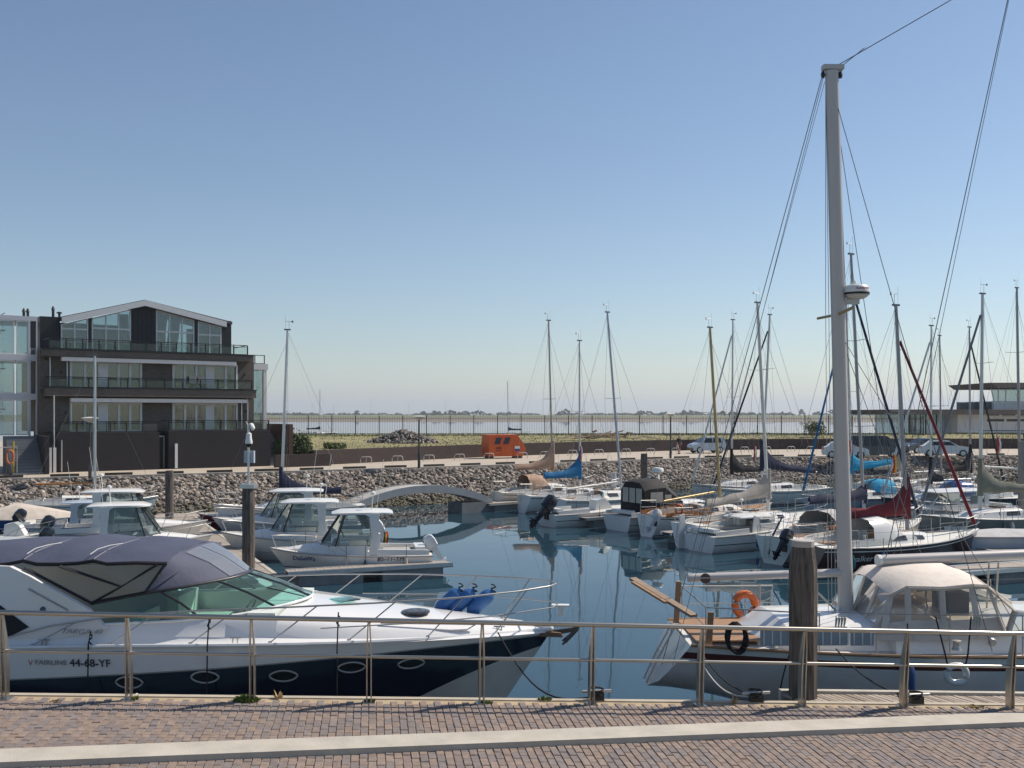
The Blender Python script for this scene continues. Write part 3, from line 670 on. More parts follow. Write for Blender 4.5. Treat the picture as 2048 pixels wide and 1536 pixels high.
# builders' corner at far left: pale block, pallet, site fence, orange buoy post
bl = thing('site_block', 'pale rendered low wall block at the far left of the quay', 'wall', (-33.6,62.3,0), R(34)); MB().bx(-2.6,1.1,0,1.5,0,2.05).build('wall', M('render_pale', (.42,.40,.38), .85, var=.1), bl); MB().bx(-2.65,.9,-.05,1.55,2.051,2.3).build('coping', wood_grey, bl)
pal = thing('brick_pallet', 'wrapped pallet of bricks with pale top at the far left quay', 'pallet', (-32.4,60.9,0), R(34))
for k in range(4): MB().bx(-.6,.6,-.5,.5,.13+k*.27,.37+k*.27).build('brick_layer', M('packed_bricks', (.22,.22,.24), .8, var=.3, scale=9), pal)
MB().bx(-.62,.62,-.52,.52,1.2,1.24).build('cover', whitep, pal); MB().bx(-.6,.6,-.5,.5,0,.12).build('pallet_base', wood_grey, pal)
sf = thing('site_fence', 'thin galvanised site fence panel left of the outdoor stair', 'fence', (-31.4,61.6,0), R(34))
MB().tube([(-2,0,1.7),(.7,0,1.75),(.7,0,0)], .03, 6).build('frame', alu, sf); MB().bx(.3,1.1,-.15,.15,0,.12).build('foot_block', black, sf)
for k in range(9): MB().tube([(-2+k*.3,0,0.1),(-2+k*.3,0,1.7)], .006, 4).build('wire', alu, sf)
bp = thing('lifebuoy_post', 'yellow post with orange lifebuoy by the left stair', 'lifebuoy post', (-31.0,61.9,0), R(34)); MB().tube([(0,0,0),(0,0,2.1)], .06, 8).build('post', M('yellow_paint', (.36,.28,.03), .6), bp)
MB().tube([(-.2+.24*math.cos(a*.5236)*.8,-.1,1.15+.42*math.sin(a*.5236)) for a in range(12)], .07, 8, closed=True).build('lifebuoy', M('buoy_orange_faded', (.42,.13,.06), .7), bp)
# orange container
cp = qz(1008,916); CT = thing('waste_container', 'large orange skip container with two dark panels on its sloping lid', 'container', (cp.x,cp.y,0), R(22))
orm = M('container_orange', (.56,.10,.014), .5, var=.12, scale=1.2, bump=.1)
MB().prism([(-1.72,.18),(1.45,.18),(1.72,.75),(1.55,1.15),(.95,1.95),(-1.72,1.95)],1,-.85,.85).build('body', orm, CT)
MB().bx(-1.76,1.0,-.9,.9,1.951,2.02).build('lid', orm, CT)
for x in (-1.15,-.35): MB().prism([(x-.08,1.22),(x+.42,1.22),(x+.62,1.78),(x+.12,1.78)],1,-.885,-.852).build('dark_panel', M('flap_dark', (.03,.03,.06), .5), CT)
for x in (-1.72,-.6,.55): MB().bx(x,x+.07,-.90,-.852,.2,1.2).build('rib', orm, CT)
MB().bx(.65,1.12,-.875,-.852,.62,1.05).build('sign', inkwhite, CT); MB().bx(.66,1.11,-.879,-.876,.62,.82).build('blue_sign_field', ink_b, CT)
MB().bx(-1.1,-.5,-.868,-.852,.80,.98).bx(-1.08,-.55,-.868,-.852,.62,.72).build('faded_marking', M('faded_lettering',(.22,.04,.025),.7), CT)
for x in (-1.4,1.2): MB().bx(x-.15,x+.15,-.8,.8,0,.179).build('skid', black, CT)
# bicycle hoops
mb = MB(); hp = [(-.42,0,0),(-.42,0,.36),(-.36,0,.46),(-.26,0,.5),(.26,0,.5),(.36,0,.46),(.42,0,.36),(.42,0,0)]
mb.tube(hp, .035, 8); mb.tube([(-.02,0,.02),(.05,.0,.46)], .02, 6)
h0 = mb.build('bicycle_hoop', M('galvanised', (.50,.49,.46), .45, .6, var=.1), smooth=40)
for i, (px, py) in enumerate([(663,927),(732,926.5),(795,924.5),(858,922.5),(919,920.5),(978,918.5),(1045,917),(1090,914.5),(1145,911.5),(1198,910),(1252,908.5),(1301,907.5),(1352,906.5),(1399,905.5),(1489,904),(1534,903.5),(1582,903),(1621,903)]):
    o = h0 if i == 0 else h0.copy()
    if i: COL.objects.link(o)
    p = qz(px,py); o.location = p; o.rotation_euler = (0,0,R(14))
    tag(o, '%s galvanised bicycle hoop from the left in the row on the quay' % ('first','second','third','fourth','fifth','sixth','seventh','eighth','ninth','tenth','eleventh','twelfth','thirteenth','fourteenth','fifteenth','sixteenth','seventeenth','eighteenth')[i], 'bicycle hoop', 'row of bicycle hoops on the quay')
# street lamps
def lamp(px, pyb, pyt, label, w=.85):
    p = qz(px,pyb); H = (pyb-pyt)*p.y/F; t = thing('street_lamp', label, 'street lamp', p, 0, 'street lamps on the far quay')
    MB().tube([(0,0,0),(0,0,H-.25)], .07, 10, r2=.05).build('pole', M('lamp_pole_dark', (.05,.055,.06), .5, .3), t, smooth=40)
    MB().tube([(0,0,0),(0,0,1.0)], .10, 10).build('pole_base', M('lamp_pole_dark', (.05,.055,.06), .5, .3), t)
    MB().lathe([(.08,-.27),(.2,-.2),(.30,-.08),(.48,-.03),(.5,0),(.3,.05),(.05,.07)], (0,0,H), 16).build('lamp_head', M('lamp_head_pale', (.5,.5,.48), .5), t, smooth=40)
lamp(838,936,833,'slim dark street lamp with dish head before the rock pile'); lamp(1341,917,828,'slim dark street lamp with dish head beside the walking person'); lamp(180,956,836,'slim street lamp with dish head in front of the dark brick plinth')
# rock pile and driftwood on the grass
RP = thing('rock_pile', 'grey heap of broken rocks on the grass behind the dark wall', 'rock pile', (-10.1,92.5,1.12)); rng = random.Random(4)
rocks = []
for k in range(7):
    q = MB(); rock(q, Vector((0,0,0)), .25, rng); rocks.append(q)
rockp = [M('heap_rock_%d' % k, c, .85, var=.2, scale=4, bump=.3, bscale=10) for k, c in enumerate([(.17,.15,.135),(.22,.19,.17),(.13,.12,.115),(.25,.215,.18)])]
made = {}
for k in range(290):
    a = rng.uniform(0,6.28); d = rng.random()**.6; x, y = math.cos(a)*d*3.5, math.sin(a)*d*2.2; z = 1.22*(1-d)**.9-.08
    i, j = rng.randrange(7), rng.randrange(4)
    if (i,j) not in made: o = made[(i,j)] = MB(); o = MB(); o.v, o.f, o.mi = rocks[i].v, rocks[i].f, rocks[i].mi; made[(i,j)] = o = o.build('rock', rockp[j], RP)
    else: o = inst(made[(i,j)], 'rock', RP)
    o.location = (x,y,z); sc = rng.uniform(.6,1.15); o.scale = (sc,sc,sc); o.rotation_euler = (rng.uniform(0,6),rng.uniform(0,6),rng.uniform(0,6))
core = MB(); core.lathe([(3.3,-.2),(2.6,.12),(1.6,.45),(.7,.82),(.1,1.02)], (0,0,0), 18); co = core.build('core', rockp[2], RP); co.scale = (1,.62,1)
DW = thing('driftwood_heap', 'low heap of driftwood planks and branches on the grass', 'driftwood', (9.2,101.5,1.25)); woods = [M('driftwood_pale',(.42,.33,.24),.85,var=.25), M('driftwood_brown',(.22,.15,.10),.85,var=.3)]
for k in range(46):
    a = rng.uniform(-.5,.5); x, y = rng.gauss(0,1.6), rng.uniform(-.8,.8); L = rng.uniform(.8,2.6); z = max(.05,.55-abs(x)*.18)*rng.random()+.05; el = rng.uniform(-.25,.35)
    dv = Vector((math.cos(a)*math.cos(el), math.sin(a), math.sin(el)))*L/2; c = Vector((x,y,z+abs(dv.z)*.5))
    MB().tube([c-dv,c,c+dv], rng.uniform(.03,.07), 5, flat=rng.choice([.4,1])).build('plank', woods[rng.random() < .5], DW)
MB().tube([(-.8,0,.3),(-.9,.1,.75),(-.55,.1,.85)], .16, 7, r2=.1).build('stump', woods[1], DW); MB().tube([(2.2,0,.15),(2.6,0,.65),(3.1,.1,.6)], .15, 7, r2=.08).build('stump', woods[1], DW)
# shrub by the stair
def shrub(name, c, rx, ry, rz, n, label, col, seed, leaf=.09):
    t = thing(name, label, 'shrub', c); r = random.Random(seed); mb = MB()
    lob = [(Vector((r.uniform(-.6,.6)*rx, r.uniform(-.6,.6)*ry, rz*r.uniform(.3,.8))), r.uniform(.35,.6)) for _ in range(9)]
    for k in range(n):
        q, s = lob[r.randrange(9)]; d = Vector((r.gauss(0,1),r.gauss(0,1),r.gauss(0,1))).normalized()*r.uniform(.55,1)*s
        p = q+Vector((d.x*rx,d.y*ry,d.z*rz)); 
        if p.z < 0: continue
        m = Euler((r.uniform(0,6),r.uniform(0,6),r.uniform(0,6))).to_matrix(); l = leaf*r.uniform(.6,1.4)
        mb.add([p+m @ Vector((-l,0,0)), p+m @ Vector((0,l*.45,l*.15)), p+m @ Vector((l,0,0)), p+m @ Vector((0,-l*.45,.0))], [(0,1,2,3)])
    mb.build('foliage', M(col[0], col[1], .6, var=.3, island=.45), t)
    st = MB()
    for q, s in lob: st.tube([(0,0,0),q*.5+Vector((.05,0,0)),q], .035, 5, r2=.012)
    st.build('stem', woods[1], t)
shrub('shrub', (-16.4,74.8,.0), 1.5,1.3,2.3, 5200, 'dense green shrub beside the outdoor stair at the right of the brick building', ('shrub_leaf',(.055,.085,.022)), 2)
shrub('shrub', (-14.0,78.6,.9), 1.2,1.0,.55, 1300, 'low green shrub on the grass behind the short dark wall', ('shrub_leaf_light',(.09,.12,.03)), 3)
for px, s in [(1622,5),(1638,6)]:
    shrub('reed_bush', (W(px,868,112).x,112,1.35), .9,.6,1.5, 500, 'thin wispy bush before the fence, %s of two left of the tall mast' % ('left' if px < 1630 else 'right'), ('reed_leaf',(.14,.15,.06)), s, .12)
# person
pp = qz(1358,908); rng = random.Random(2)
PS = thing('person', 'person in dark top and reddish shorts walking with a bag along the quay', 'person', pp, R(200))
me = bpy.data.meshes.new('body'); J = [(0,0,.95),(0,0,1.15),(0,.0,1.42),(0,0,1.52),(0,.02,1.63),(0,.03,1.72),(.10,0,.92),(.11,.10,.50),(.10,.02,.09),(.10,.14,.05),(-.10,0,.92),(-.11,-.02,.50),(-.10,-.22,.12),(-.10,-.10,.05),
     (.19,0,1.40),(.24,.05,1.14),(.25,.20,.92),(-.19,0,1.40),(-.24,-.06,1.14),(-.26,.0,.88)]
Ed = [(0,1),(1,2),(2,3),(3,4),(4,5),(0,6),(6,7),(7,8),(8,9),(0,10),(10,11),(11,12),(12,13),(2,14),(14,15),(15,16),(2,17),(17,18),(18,19)]
Rd = [.15,.15,.16,.06,.10,.085,.10,.06,.04,.035,.10,.06,.04,.035,.07,.045,.035,.07,.045,.035]
me.from_pydata(J, Ed, []); skin_m = [M('dark_shirt',(.02,.02,.025),.9), M('reddish_shorts',(.20,.05,.05),.9), M('skin',(.45,.27,.19),.6)]
bo = bpy.data.objects.new('body', me); COL.objects.link(bo); bo.parent = PS
sm = bo.modifiers.new('skin','SKIN'); 
if not me.skin_vertices: bm = bmesh.new(); bm.from_mesh(me); bm.verts.layers.skin.verify(); bm.to_mesh(me); bm.free()
for i, r_ in enumerate(Rd): me.skin_vertices[0].data[i].radius = (r_, r_); me.skin_vertices[0].data[i].use_root = (i == 0)
bo.modifiers.new('sub','SUBSURF').levels = 1
dg = bpy.context.evaluated_depsgraph_get(); m2 = bpy.data.meshes.new_from_object(bo.evaluated_get(dg)); bo.modifiers.clear(); bo.data = m2
m2.materials.clear(); [m2.materials.append(m) for m in skin_m]
for p in m2.polygons:
    z = p.center.z; x = abs(p.center.x); p.material_index = (2 if z > 1.5 or (x > .21 and z < 1.15) else 0 if z > .97 else 1 if z > .52 else 2); p.use_smooth = True
MB().lathe([(.10,-.02),(.115,.06),(.09,.13),(.02,.15)], (0,.0,1.66), 12).build('hair', M('grey_hair',(.35,.32,.29),.9), PS, smooth=60)
q = MB(); q.box((.28,.22,.72),(.10,.32,.3),None,0,.8); q.tube([(.28,.12,.86),(.26,.2,.95),(.28,.32,.86)], .01, 5); q.build('bag', M('pale_bag',(.5,.48,.46),.8), PS)
for s_, y in ((.10,.06),(-.10,-.16)): MB().box((s_,y+.06,.045),(.10,.28,.09),None,0,.8).build('shoe', black, PS)
# cars
def car(px, py, hd, L, H, paint, label, kind='hatch', wd=1.75):
    p = qz(px,py); t = thing('parked_car' if kind != 'van' else 'parked_van', label, 'car' if kind != 'van' else 'van', p, R(hd), 'vehicles parked on the far quay')
    a = L/2; pr = {'hatch': [(-a,.35),(-a*.98,.8),(-a*.93,.95),(-a*.82,1.0),(-a*.60,H*.97),(-a*.25,H),(.10*a,H*.985),(.48*a,.98),(.85*a,.86),(a*.97,.68),(a,.35)],
                   'mpv': [(-a,.35),(-a,.9),(-a*.96,1.05),(-a*.85,H*.97),(-a*.4,H),(.1*a,H*.98),(.58*a,1.02),(.9*a,.85),(a,.6),(a,.35)],
                   'van': [(-a,.4),(-a,1.0),(-a*.99,H*.9),(-a*.93,H),(.2*a,H),(.42*a,H*.96),(.70*a,1.2),(.93*a,1.0),(a,.75),(a,.4)]}[kind]
    lo = [(-a,.30),(a,.30)]; secs = []
    for wz, sc in ((-1,.90),(-.92,1),(.92,1),(1,.90)):
        secs.append([Vector((x*(1 if abs(wz) < .95 else .985), wz*wd/2*(1 if z < 1.0 else lerp(1,.84,(z-1.0)/(H-1.0+.01))), z)) for x, z in [(-a,.28)]+pr+[(a,.28)]])
    mb = MB(); mb.loft(secs); body = mb.build('body', paint, t, smooth=35)
    gz0, gz1 = (1.0, H-.12); gl = M('car_glass', (.02,.025,.03), .05)
    fr = {'hatch':(-.62,.38),'mpv':(-.8,.5),'van':(-.9,.6)}[kind]
    for s_ in (-1,1):
        xs = [(lerp(fr[0],fr[1],.04)*a,lerp(fr[0],fr[1],.46)*a),(lerp(fr[0],fr[1],.5)*a,lerp(fr[0],fr[1],.96)*a)]
        for k, (x0,x1) in enumerate(xs):
            w0 = wd/2*.985; w1 = wd/2*.872; pl = [(x0-(.0 if k else -.05),s_*(w0+.015),gz0+.02),(x1,s_*(w0+.015),gz0+.02),(x1-(.42 if k else 0),s_*(w1+.015),gz1),(x0+(.0 if k else .16),s_*(w1+.015),gz1)]
            MB().add(pl+[(x,y-s_*.03,z) for x,y,z in pl],[(0,1,2,3),(7,6,5,4),(0,1,5,4),(1,2,6,5),(2,3,7,6),(3,0,4,7)]).build('side_window', gl, t)
    k = {'hatch':((.46*a,1.0),(.12*a,H-.04)),'mpv':((.56*a,1.04),(.12*a,H-.05)),'van':((.69*a,1.24),(.42*a,H-.10))}[kind]; (xa,za),(xb,zb) = k
    MB().add([(xa+.03,-wd*.44,za),(xa+.03,wd*.44,za),(xb+.03,wd*.39,zb+.02),(xb+.03,-wd*.39,zb+.02),(xa-.03,-wd*.44,za-.02),(xa-.03,wd*.44,za-.02),(xb-.03,wd*.39,zb-.02),(xb-.03,-wd*.39,zb-.02)],[(0,1,2,3),(7,6,5,4),(0,1,5,4),(1,2,6,5),(2,3,7,6),(3,0,4,7)]).build('windscreen', gl, t)
    for x in (-.62*a,.62*a):
        for s_ in (-1,1):
            w = MB(); w.lathe([(.20,-.11),(.315,-.10),(.33,-.05),(.33,.05),(.315,.10),(.20,.11)], (x,s_*(wd/2-.09),.33), 18, 0, Matrix.Rotation(R(90),3,'X')); wo_ = w.build('wheel', rubber, t, smooth=40)
            w = MB(); w.lathe([(.06,.0),(.2,.0),(.2,.02),(.05,.03)], (x,s_*(wd/2+.02),.33), 12, 0, Matrix.Rotation(R(-90 if s_ > 0 else 90),3,'X')); w.build('rim', alu, wo_)
    for s_ in (-1,1):
        MB().box((a*.93,s_*wd*.36,.72),(.16,.34,.14),(0,.3,0)).build('headlight', M('headlamp',(.6,.62,.64),.1), t); MB().box((-a*.985,s_*wd*.42,.85),(.06,.16,.28)).build('tail_light', M('tail_red',(.3,.01,.01),.3), t)
        MB().box((fr[1]*a+.02,s_*(wd/2+.09),1.03),(.10,.18,.13)).build('mirror', paint, t)
    MB().box((a*.995,0,.42),(.05,wd*.8,.16)).build('bumper', black, t); MB().box((a*1.0,0,.5),(.04,.5,.11)).build('number_plate', flag_y, t)
silver = M('car_silver',(.42,.45,.50),.25,.3,var=.03,coat=.6); cwhite = M('car_white',(.70,.70,.69),.25,var=.02,coat=.6); cblack = M('car_black',(.012,.014,.018),.15,var=.05,coat=.7); cgrey = M('car_dark_grey',(.07,.075,.085),.2,.3,var=.05,coat=.7)
car(1413,906,192,3.4,1.58,silver,'silver small people carrier parked beside the walking person','mpv'); car(1690,916,-12,3.8,1.42,cwhite,'small white hatchback with dark roof behind the tallest mast','hatch')
car(1748,915,-14,4.9,1.95,cblack,'black van parked right of the tallest mast','van'); car(1846,906,195,4.3,1.45,cgrey,'dark grey car parked behind the white hatchback at the right','hatch'); car(1890,913,-16,4.4,1.45,cwhite,'white family hatchback with its front towards the rocks at the right','hatch')
# white harbour office with lookout
HO = thing('harbour_office', 'white low harbour office with overhanging flat roof and glazed lookout room', 'building', W(1800,905,128)*1.0, R(0)); HO.location.z = 0
hx = lambda px: (px-1800)*128/F
hz = lambda py: EYE-(py-HY)*128/F
offw = M('office_render', (.76,.76,.77), .7, var=.05, scale=.5)
MB().bx(hx(1915),hx(2300),0,16,-.1,hz(828)).build('wall', offw, HO); MB().bx(hx(1830),hx(1914),4,14,-.1,hz(828)).build('glazed_wing', pane_m, HO)
MB().prism([(hx(1774),hz(819)),(hx(2300),hz(819)),(hx(2300),hz(829)),(hx(1795),hz(829))],1,-2.2,17).build('roof', M('office_roof',(.16,.13,.115),.7,var=.1), HO)
for k in range(8): MB().bx(hx(1832+k*11),hx(1832+k*11)+.12,3.85,3.99,1.0,hz(829)).build('glazing_bar', railm, HO)
MB().bx(hx(1915),hx(2300),-.05,-.002,-.1,1.35).build('base_course', M('office_base',(.10,.11,.12),.8), HO)
MB().bx(hx(1995),hx(2200),1,9,hz(818),hz(802)).build('lookout_base', offw, HO)
for k, (a, b) in enumerate([(1990,2003),(2004,2018),(2019,2046),(2047,2074)]):
    MB().prism([(hx(a+5 if k == 0 else a),hz(802)),(hx(b),hz(802)),(hx(b),hz(778)),(hx(a),hz(778))],1,.95,1.0).build('pane', pane_m, HO); MB().tube([(hx(a),.97,hz(778)),(hx(a+(5 if k == 0 else 0)),.97,hz(802))], .08, 6).build('mullion', offw, HO)
MB().prism([(hx(1970),hz(766)),(hx(2240),hz(766)),(hx(2240),hz(776)),(hx(1985),hz(776))],1,-1.4,11).build('lookout_roof', M('office_roof',(.16,.13,.115),.7), HO)
for a, b in [(1931,1943),(1950,1960),(1968,1977),(1986,1995)]: MB().bx(hx(a),hx(b),1.5,2.6,hz(819)+.02,hz(804)).build('roof_unit', M('roof_unit',(.12,.12,.125),.6), HO)
for a, b, c, d_ in [(1974,1998,826,831),(2004,2030,826,831),(2038,2060,826,831),(1974,2008,838,843),(2013,2048,838,843),(2052,2080,838,843)]: MB().bx(hx(a),hx(b),-.03,-.001,hz(d_),hz(c)).build('window', darkglass, HO)
of = thing('office_fence', 'short dark bar fence in front of the white harbour office', 'fence', (W(2010,905,112).x,112,0)); q = MB(); q.bx(-2.6,6,-.03,.03,1.9,1.97); q.bx(-2.6,6,-.03,.03,.25,.32)
q.build('rail', fencem, of)
for k in range(44): MB().bx(-2.6+k*.2,-2.575+k*.2,-.015,.015,.05,2.0).build('bar', fencem, of)
# ================================================================ BOATS
class Hull:
    def __init__(s, L, B, fs, fm, fb, d=.35, tw=.75, rake=.8, tr=.2, p=2.2, e0=.28, e1=.85, tmax=.45):
        s.L, s.B, s.fs, s.fm, s.fb, s.d, s.tw, s.rake, s.tr, s.p, s.e0, s.e1, s.tm = L,B,fs,fm,fb,d,tw,rake,tr,p,e0,e1,tmax
    def z(s, t):
        a = s.fs; c = s.fb; m = s.fm; tm = .42
        return a*(t-tm)*(t-1)/(tm) + m*t*(t-1)/(tm*(tm-1)) + c*t*(t-tm)/(1-tm)
    def hb(s, t):
        if t < s.tm: return s.B/2*(s.tw+(1-s.tw)*math.sin(math.pi/2*t/s.tm))
        return s.B/2*max(0, 1-((t-s.tm)/(1-s.tm))**s.p)
    cs = None; es = None
    def kd(s, t): return s.d if s.cs is None else lerp(-s.cs, s.d, sstep(0,.3,t))
    def pt(s, t, z, side):
        f = s.z(t); dk = s.kd(t); q = max(0, (z+dk)/(f+dk)); e = lerp(s.e0, s.e1, sstep(.45, 1, t)) if s.es is None or t > .4 else lerp(s.es, s.e0, sstep(0,.4,t)); hb = s.hb(t)
        x = s.L*t - s.rake*(1-q)*sstep(.55, 1, t)**1.5 + s.tr*(1-q)*(1-sstep(0, .2, t))
        return Vector((x, side*hb*(q**e), z))
    def sheer(s, t, side, dz=0, dy=0):
        v = s.pt(t, s.z(t), side); return Vector((v.x, v.y-side*min(dy, abs(v.y)), v.z+dz))
    def build(s, parent, bands, mats, n=26, off=0):
        """bands: list of (z or fraction-from-sheer, material index of the strip below it)"""
        mb = MB(); secs = []; mis = None
        for i in range(n+1):
            t = i/n; f = s.z(t); dk = s.kd(t); zs = [-dk, -dk+abs(dk)*.4, -dk+abs(dk)*.8]; ms = [0,0,0]
            prev = 0
            for b, mi in bands:
                z = b if b >= 0 else f+b
                if b == 99: z = f
                z = max(z, zs[-1]+.004); zs.append(z); ms.append(mi)
            port = [s.pt(t, z, 1) for z in zs]; star = [s.pt(t, z, -1) for z in zs]
            secs.append([v+Vector((off,0,0)) for v in port[::-1]+star[1:]])
            if mis is None: mis = ms[1:][::-1]+ms[1:]
        mb.loft(secs, close=False, caps=False, mis=mis)
        n0 = len(secs[0]); mb.f.append(list(range(n0))); mb.mi.append(bands[-1][1])
        return mb.build('hull', mats, parent, smooth=38)
    def deck(s, parent, m, off=0, camber=.06, drop=.03, n=26, t0=0.0):
        mb = MB(); secs = []
        for i in range(n+1):
            t = lerp(t0, 1, i/n); r = []
            for k in range(7):
                u = -1+k/3; v = s.sheer(t, 1 if u >= 0 else -1); y = s.hb(t)*.985*u
                r.append(Vector((v.x-(.02 if i == n else 0)+off, y, v.z-drop+camber*(1-u*u))))
            secs.append(r)
        mb.loft(secs, close=False, caps=False); return mb.build('deck', m, parent, smooth=50)
    def rub(s, parent, m, r=.025, off=0, dz=0, name='rub_rail'):
        mb = MB()
        for sd in (-1,1): mb.tube([s.sheer(i/24, sd, dz)+Vector((off,sd*r*.4,0)) for i in range(25)], r, 6)
        return mb.build(name, m, parent, smooth=50)
def trunk(parent, secs, m, name='cabin', smooth=30):
    """cabin from stations (x, half width at base, half width at top, base z, top z)"""
    mb = MB(); S = []
    for x, w0, w1, z0, z1 in secs:
        r = .06; S.append([Vector(p) for p in ((x,-w0,z0),(x,-lerp(w0,w1,.85),lerp(z0,z1,.85)),(x,-w1*.9,z1-.01),(x,-w1*.45,z1+.035),(x,0,z1+.05),(x,w1*.45,z1+.035),(x,w1*.9,z1-.01),(x,lerp(w0,w1,.85),lerp(z0,z1,.85)),(x,w0,z0))])
    mb.loft(S); return mb.build(name, m, parent, smooth=smooth)
def sidewin(parent, secs, x0, x1, a, b, m, name='window', pr=.012):
    """window laid on both sides of a trunk, between height fractions a..b"""
    def at(x):
        for i in range(len(secs)-1):
            s0, s1 = secs[i], secs[i+1]
            if min(s0[0],s1[0]) <= x <= max(s0[0],s1[0]):
                t = (x-s0[0])/(s1[0]-s0[0]); return [lerp(p,q,t) for p, q in zip(s0,s1)]
        return secs[-1]
    for sd in (-1,1):
        v = []
        for x, f in ((x0,a),(x1,a),(x1-(.06 if x1 > x0 else -.06),b),(x0+.03,b)):
            q = at(x); y = lerp(q[1],q[2],f); z = lerp(q[3],q[4],f); v.append((x, sd*(y+pr), z))
        mb = MB(); mb.add(v+[(x,y-sd*.03,z) for x,y,z in v], [(0,1,2,3),(7,6,5,4),(0,1,5,4),(1,2,6,5),(2,3,7,6),(3,0,4,7)]); mb.build(name, m, parent)
def outboard(parent, x, y, z, m, tilt=0, sc=1.0, side=-1, name='outboard_motor'):
    """motor on a transom facing local -x; z = transom top"""
    e = bpy.data.objects.new(name, None); 
    ro = Matrix.Rotation(tilt, 3, 'Y')
    def T(v): return ro @ (Vector(v)*sc)+Vector((x,y,z))
    mb = MB(); S = []
    for h, l0, l1, w in ((.10,-.34,.04,.13),(.16,-.42,.06,.17),(.42,-.44,.07,.19),(.62,-.40,.02,.17),(.70,-.30,-.04,.10)):
        S.append([T((l0,-w*.5,h)),T((l0+.04,-w,h)),T((l1-.05,-w,h)),T((l1,-w*.5,h)),T((l1,w*.5,h)),T((l1-.05,w,h)),T((l0+.04,w,h)),T((l0,w*.5,h))])
    mb.loft(S); o = mb.build('outboard_motor', m, parent, smooth=40)
    mb = MB(); mb.loft([[T((a,-w,h)),T((b,-w,h)),T((b,w,h)),T((a,w,h))] for h, a, b, w in ((.12,-.32,-.02,.09),(-.15,-.30,-.08,.07),(-.55,-.28,-.12,.05),(-.62,-.34,-.10,.05),(-.85,-.26,-.12,.02))])
    mb.loft([[T((a,-.14,-.56)),T((a,.14,-.56)),T((a,.14,-.58)),T((a,-.14,-.58))] for a in (-.42,-.08)]); mb.loft([[T((px_,r*math.cos(k*1.047),-.68+r*math.sin(k*1.047))) for k in range(6)] for px_, r in ((-.42,.02),(-.3,.05),(-.1,.05),(-.02,.01))])
    mb.build('leg', m, o, smooth=40)
    mb = MB()
    for k in range(3):
        a = k*2.094; d = Vector((0,math.cos(a),math.sin(a))); p = Vector((0,-math.sin(a),math.cos(a)))
        mb.add([T(Vector((-.40,0,-.68))+d*.03), T(Vector((-.42,0,-.68))+d*.16+p*.05), T(Vector((-.38,0,-.68))+d*.16-p*.05)], [(0,1,2)])
    mb.build('propeller', steel, o); mb = MB(); mb.box((x+.02*sc,y,z-.1),(.12*sc,.26*sc,.3*sc)); mb.build('bracket', black, o)
    return o
def rails(parent, H, off, m, t0, t1, n, h=.55, name='stanchion', inset=.06, lines=(1.0,.5)):
    for sd in (-1,1):
        P = []
        for i in range(n+1):
            t = lerp(t0,t1,i/n); b = H.sheer(t,sd,0,inset)+Vector((off,0,0)); P.append(b); MB().tube([b, b+Vector((0,0,h))], .0125, 6).build(name, steel, parent)
        for l in lines: MB().tube([b+Vector((0,0,h*l-.01)) for b in P], .005 if l < 1 else .006, 5).build('lifeline', wire, parent)
def pulpit(parent, H, off, h=.62, t=.84, fwd=True):
    mb = MB()
    if fwd:
        a = H.sheer(t,1,0,.06)+Vector((off,0,0)); b = H.sheer(t,-1,0,.06)+Vector((off,0,0)); c = H.sheer(.985,1)+Vector((off+.10,0,0)); up = Vector((0,0,h))
        top = [a+up, (a+c)/2+up+Vector((.1,.05,.02)), Vector((c.x,.12,c.z+h)), Vector((c.x,-.12,c.z+h)), (b+Vector((c.x,0,c.z)))/2+up+Vector((.1,-.05,.02)), b+up]
        mb.tube(top, .014, 7)
        for p, q in ((a,a+up),(b,b+up),(H.sheer(.94,1,0,.03)+Vector((off,0,0)), Vector((c.x-.05,.14,c.z+h))),(H.sheer(.94,-1,0,.03)+Vector((off,0,0)), Vector((c.x-.05,-.14,c.z+h)))): mb.tube([p,q], .013, 6)
        mid = [a+up*.5, (a+c)/2+up*.5+Vector((.1,.05,0)), Vector((c.x-.05,.12,c.z+h*.5))]; mb.tube(mid, .010, 6); mb.tube([Vector((v.x,-v.y,v.z)) for v in mid], .010, 6)
        mb.build('pulpit', steel, parent, smooth=50)
    else:
        up = Vector((0,0,h)); pts = [H.sheer(.16,1,0,.06), H.sheer(.02,1,0,.08), H.sheer(.02,-1,0,.08), H.sheer(.16,-1,0,.06)]; pts = [p+Vector((off,0,0)) for p in pts]
        mb.tube([p+up for p in pts], .014, 7); mb.tube([p+up*.5 for p in pts], .010, 6)
        for p in pts: mb.tube([p,p+up], .013, 6)
        mb.build('pushpit', steel, parent, smooth=50)
def sailcover(parent, xm, xa, zb, m, hm=.75, ha=.22, seed=0, name='sail_cover', w=.14, slope=0):
    r = random.Random(seed); mb = MB(); S = []; N = 16
    for i in range(N+1):
        t = i/N; x = lerp(xm,xa,t); h = ha+(hm-ha)*((1-t)**6*.8+.2*(1-t)**2)+.03*math.sin(t*17+seed)+r.uniform(-.015,.015); ww = w*lerp(1.0,.62,t)*(1+.12*math.sin(t*11+seed)); z = zb+slope*t
        S.append([Vector((x,ww*a,z-.10+(h+.10)*b)) for a, b in ((0,0),(.75,.10),(1.0,.32),(.7,.62),(.28,.9),(0,1),(-.28,.9),(-.7,.62),(-1.0,.32),(-.75,.10))])
    mb.loft(S); return mb.build(name, m, parent, smooth=50)
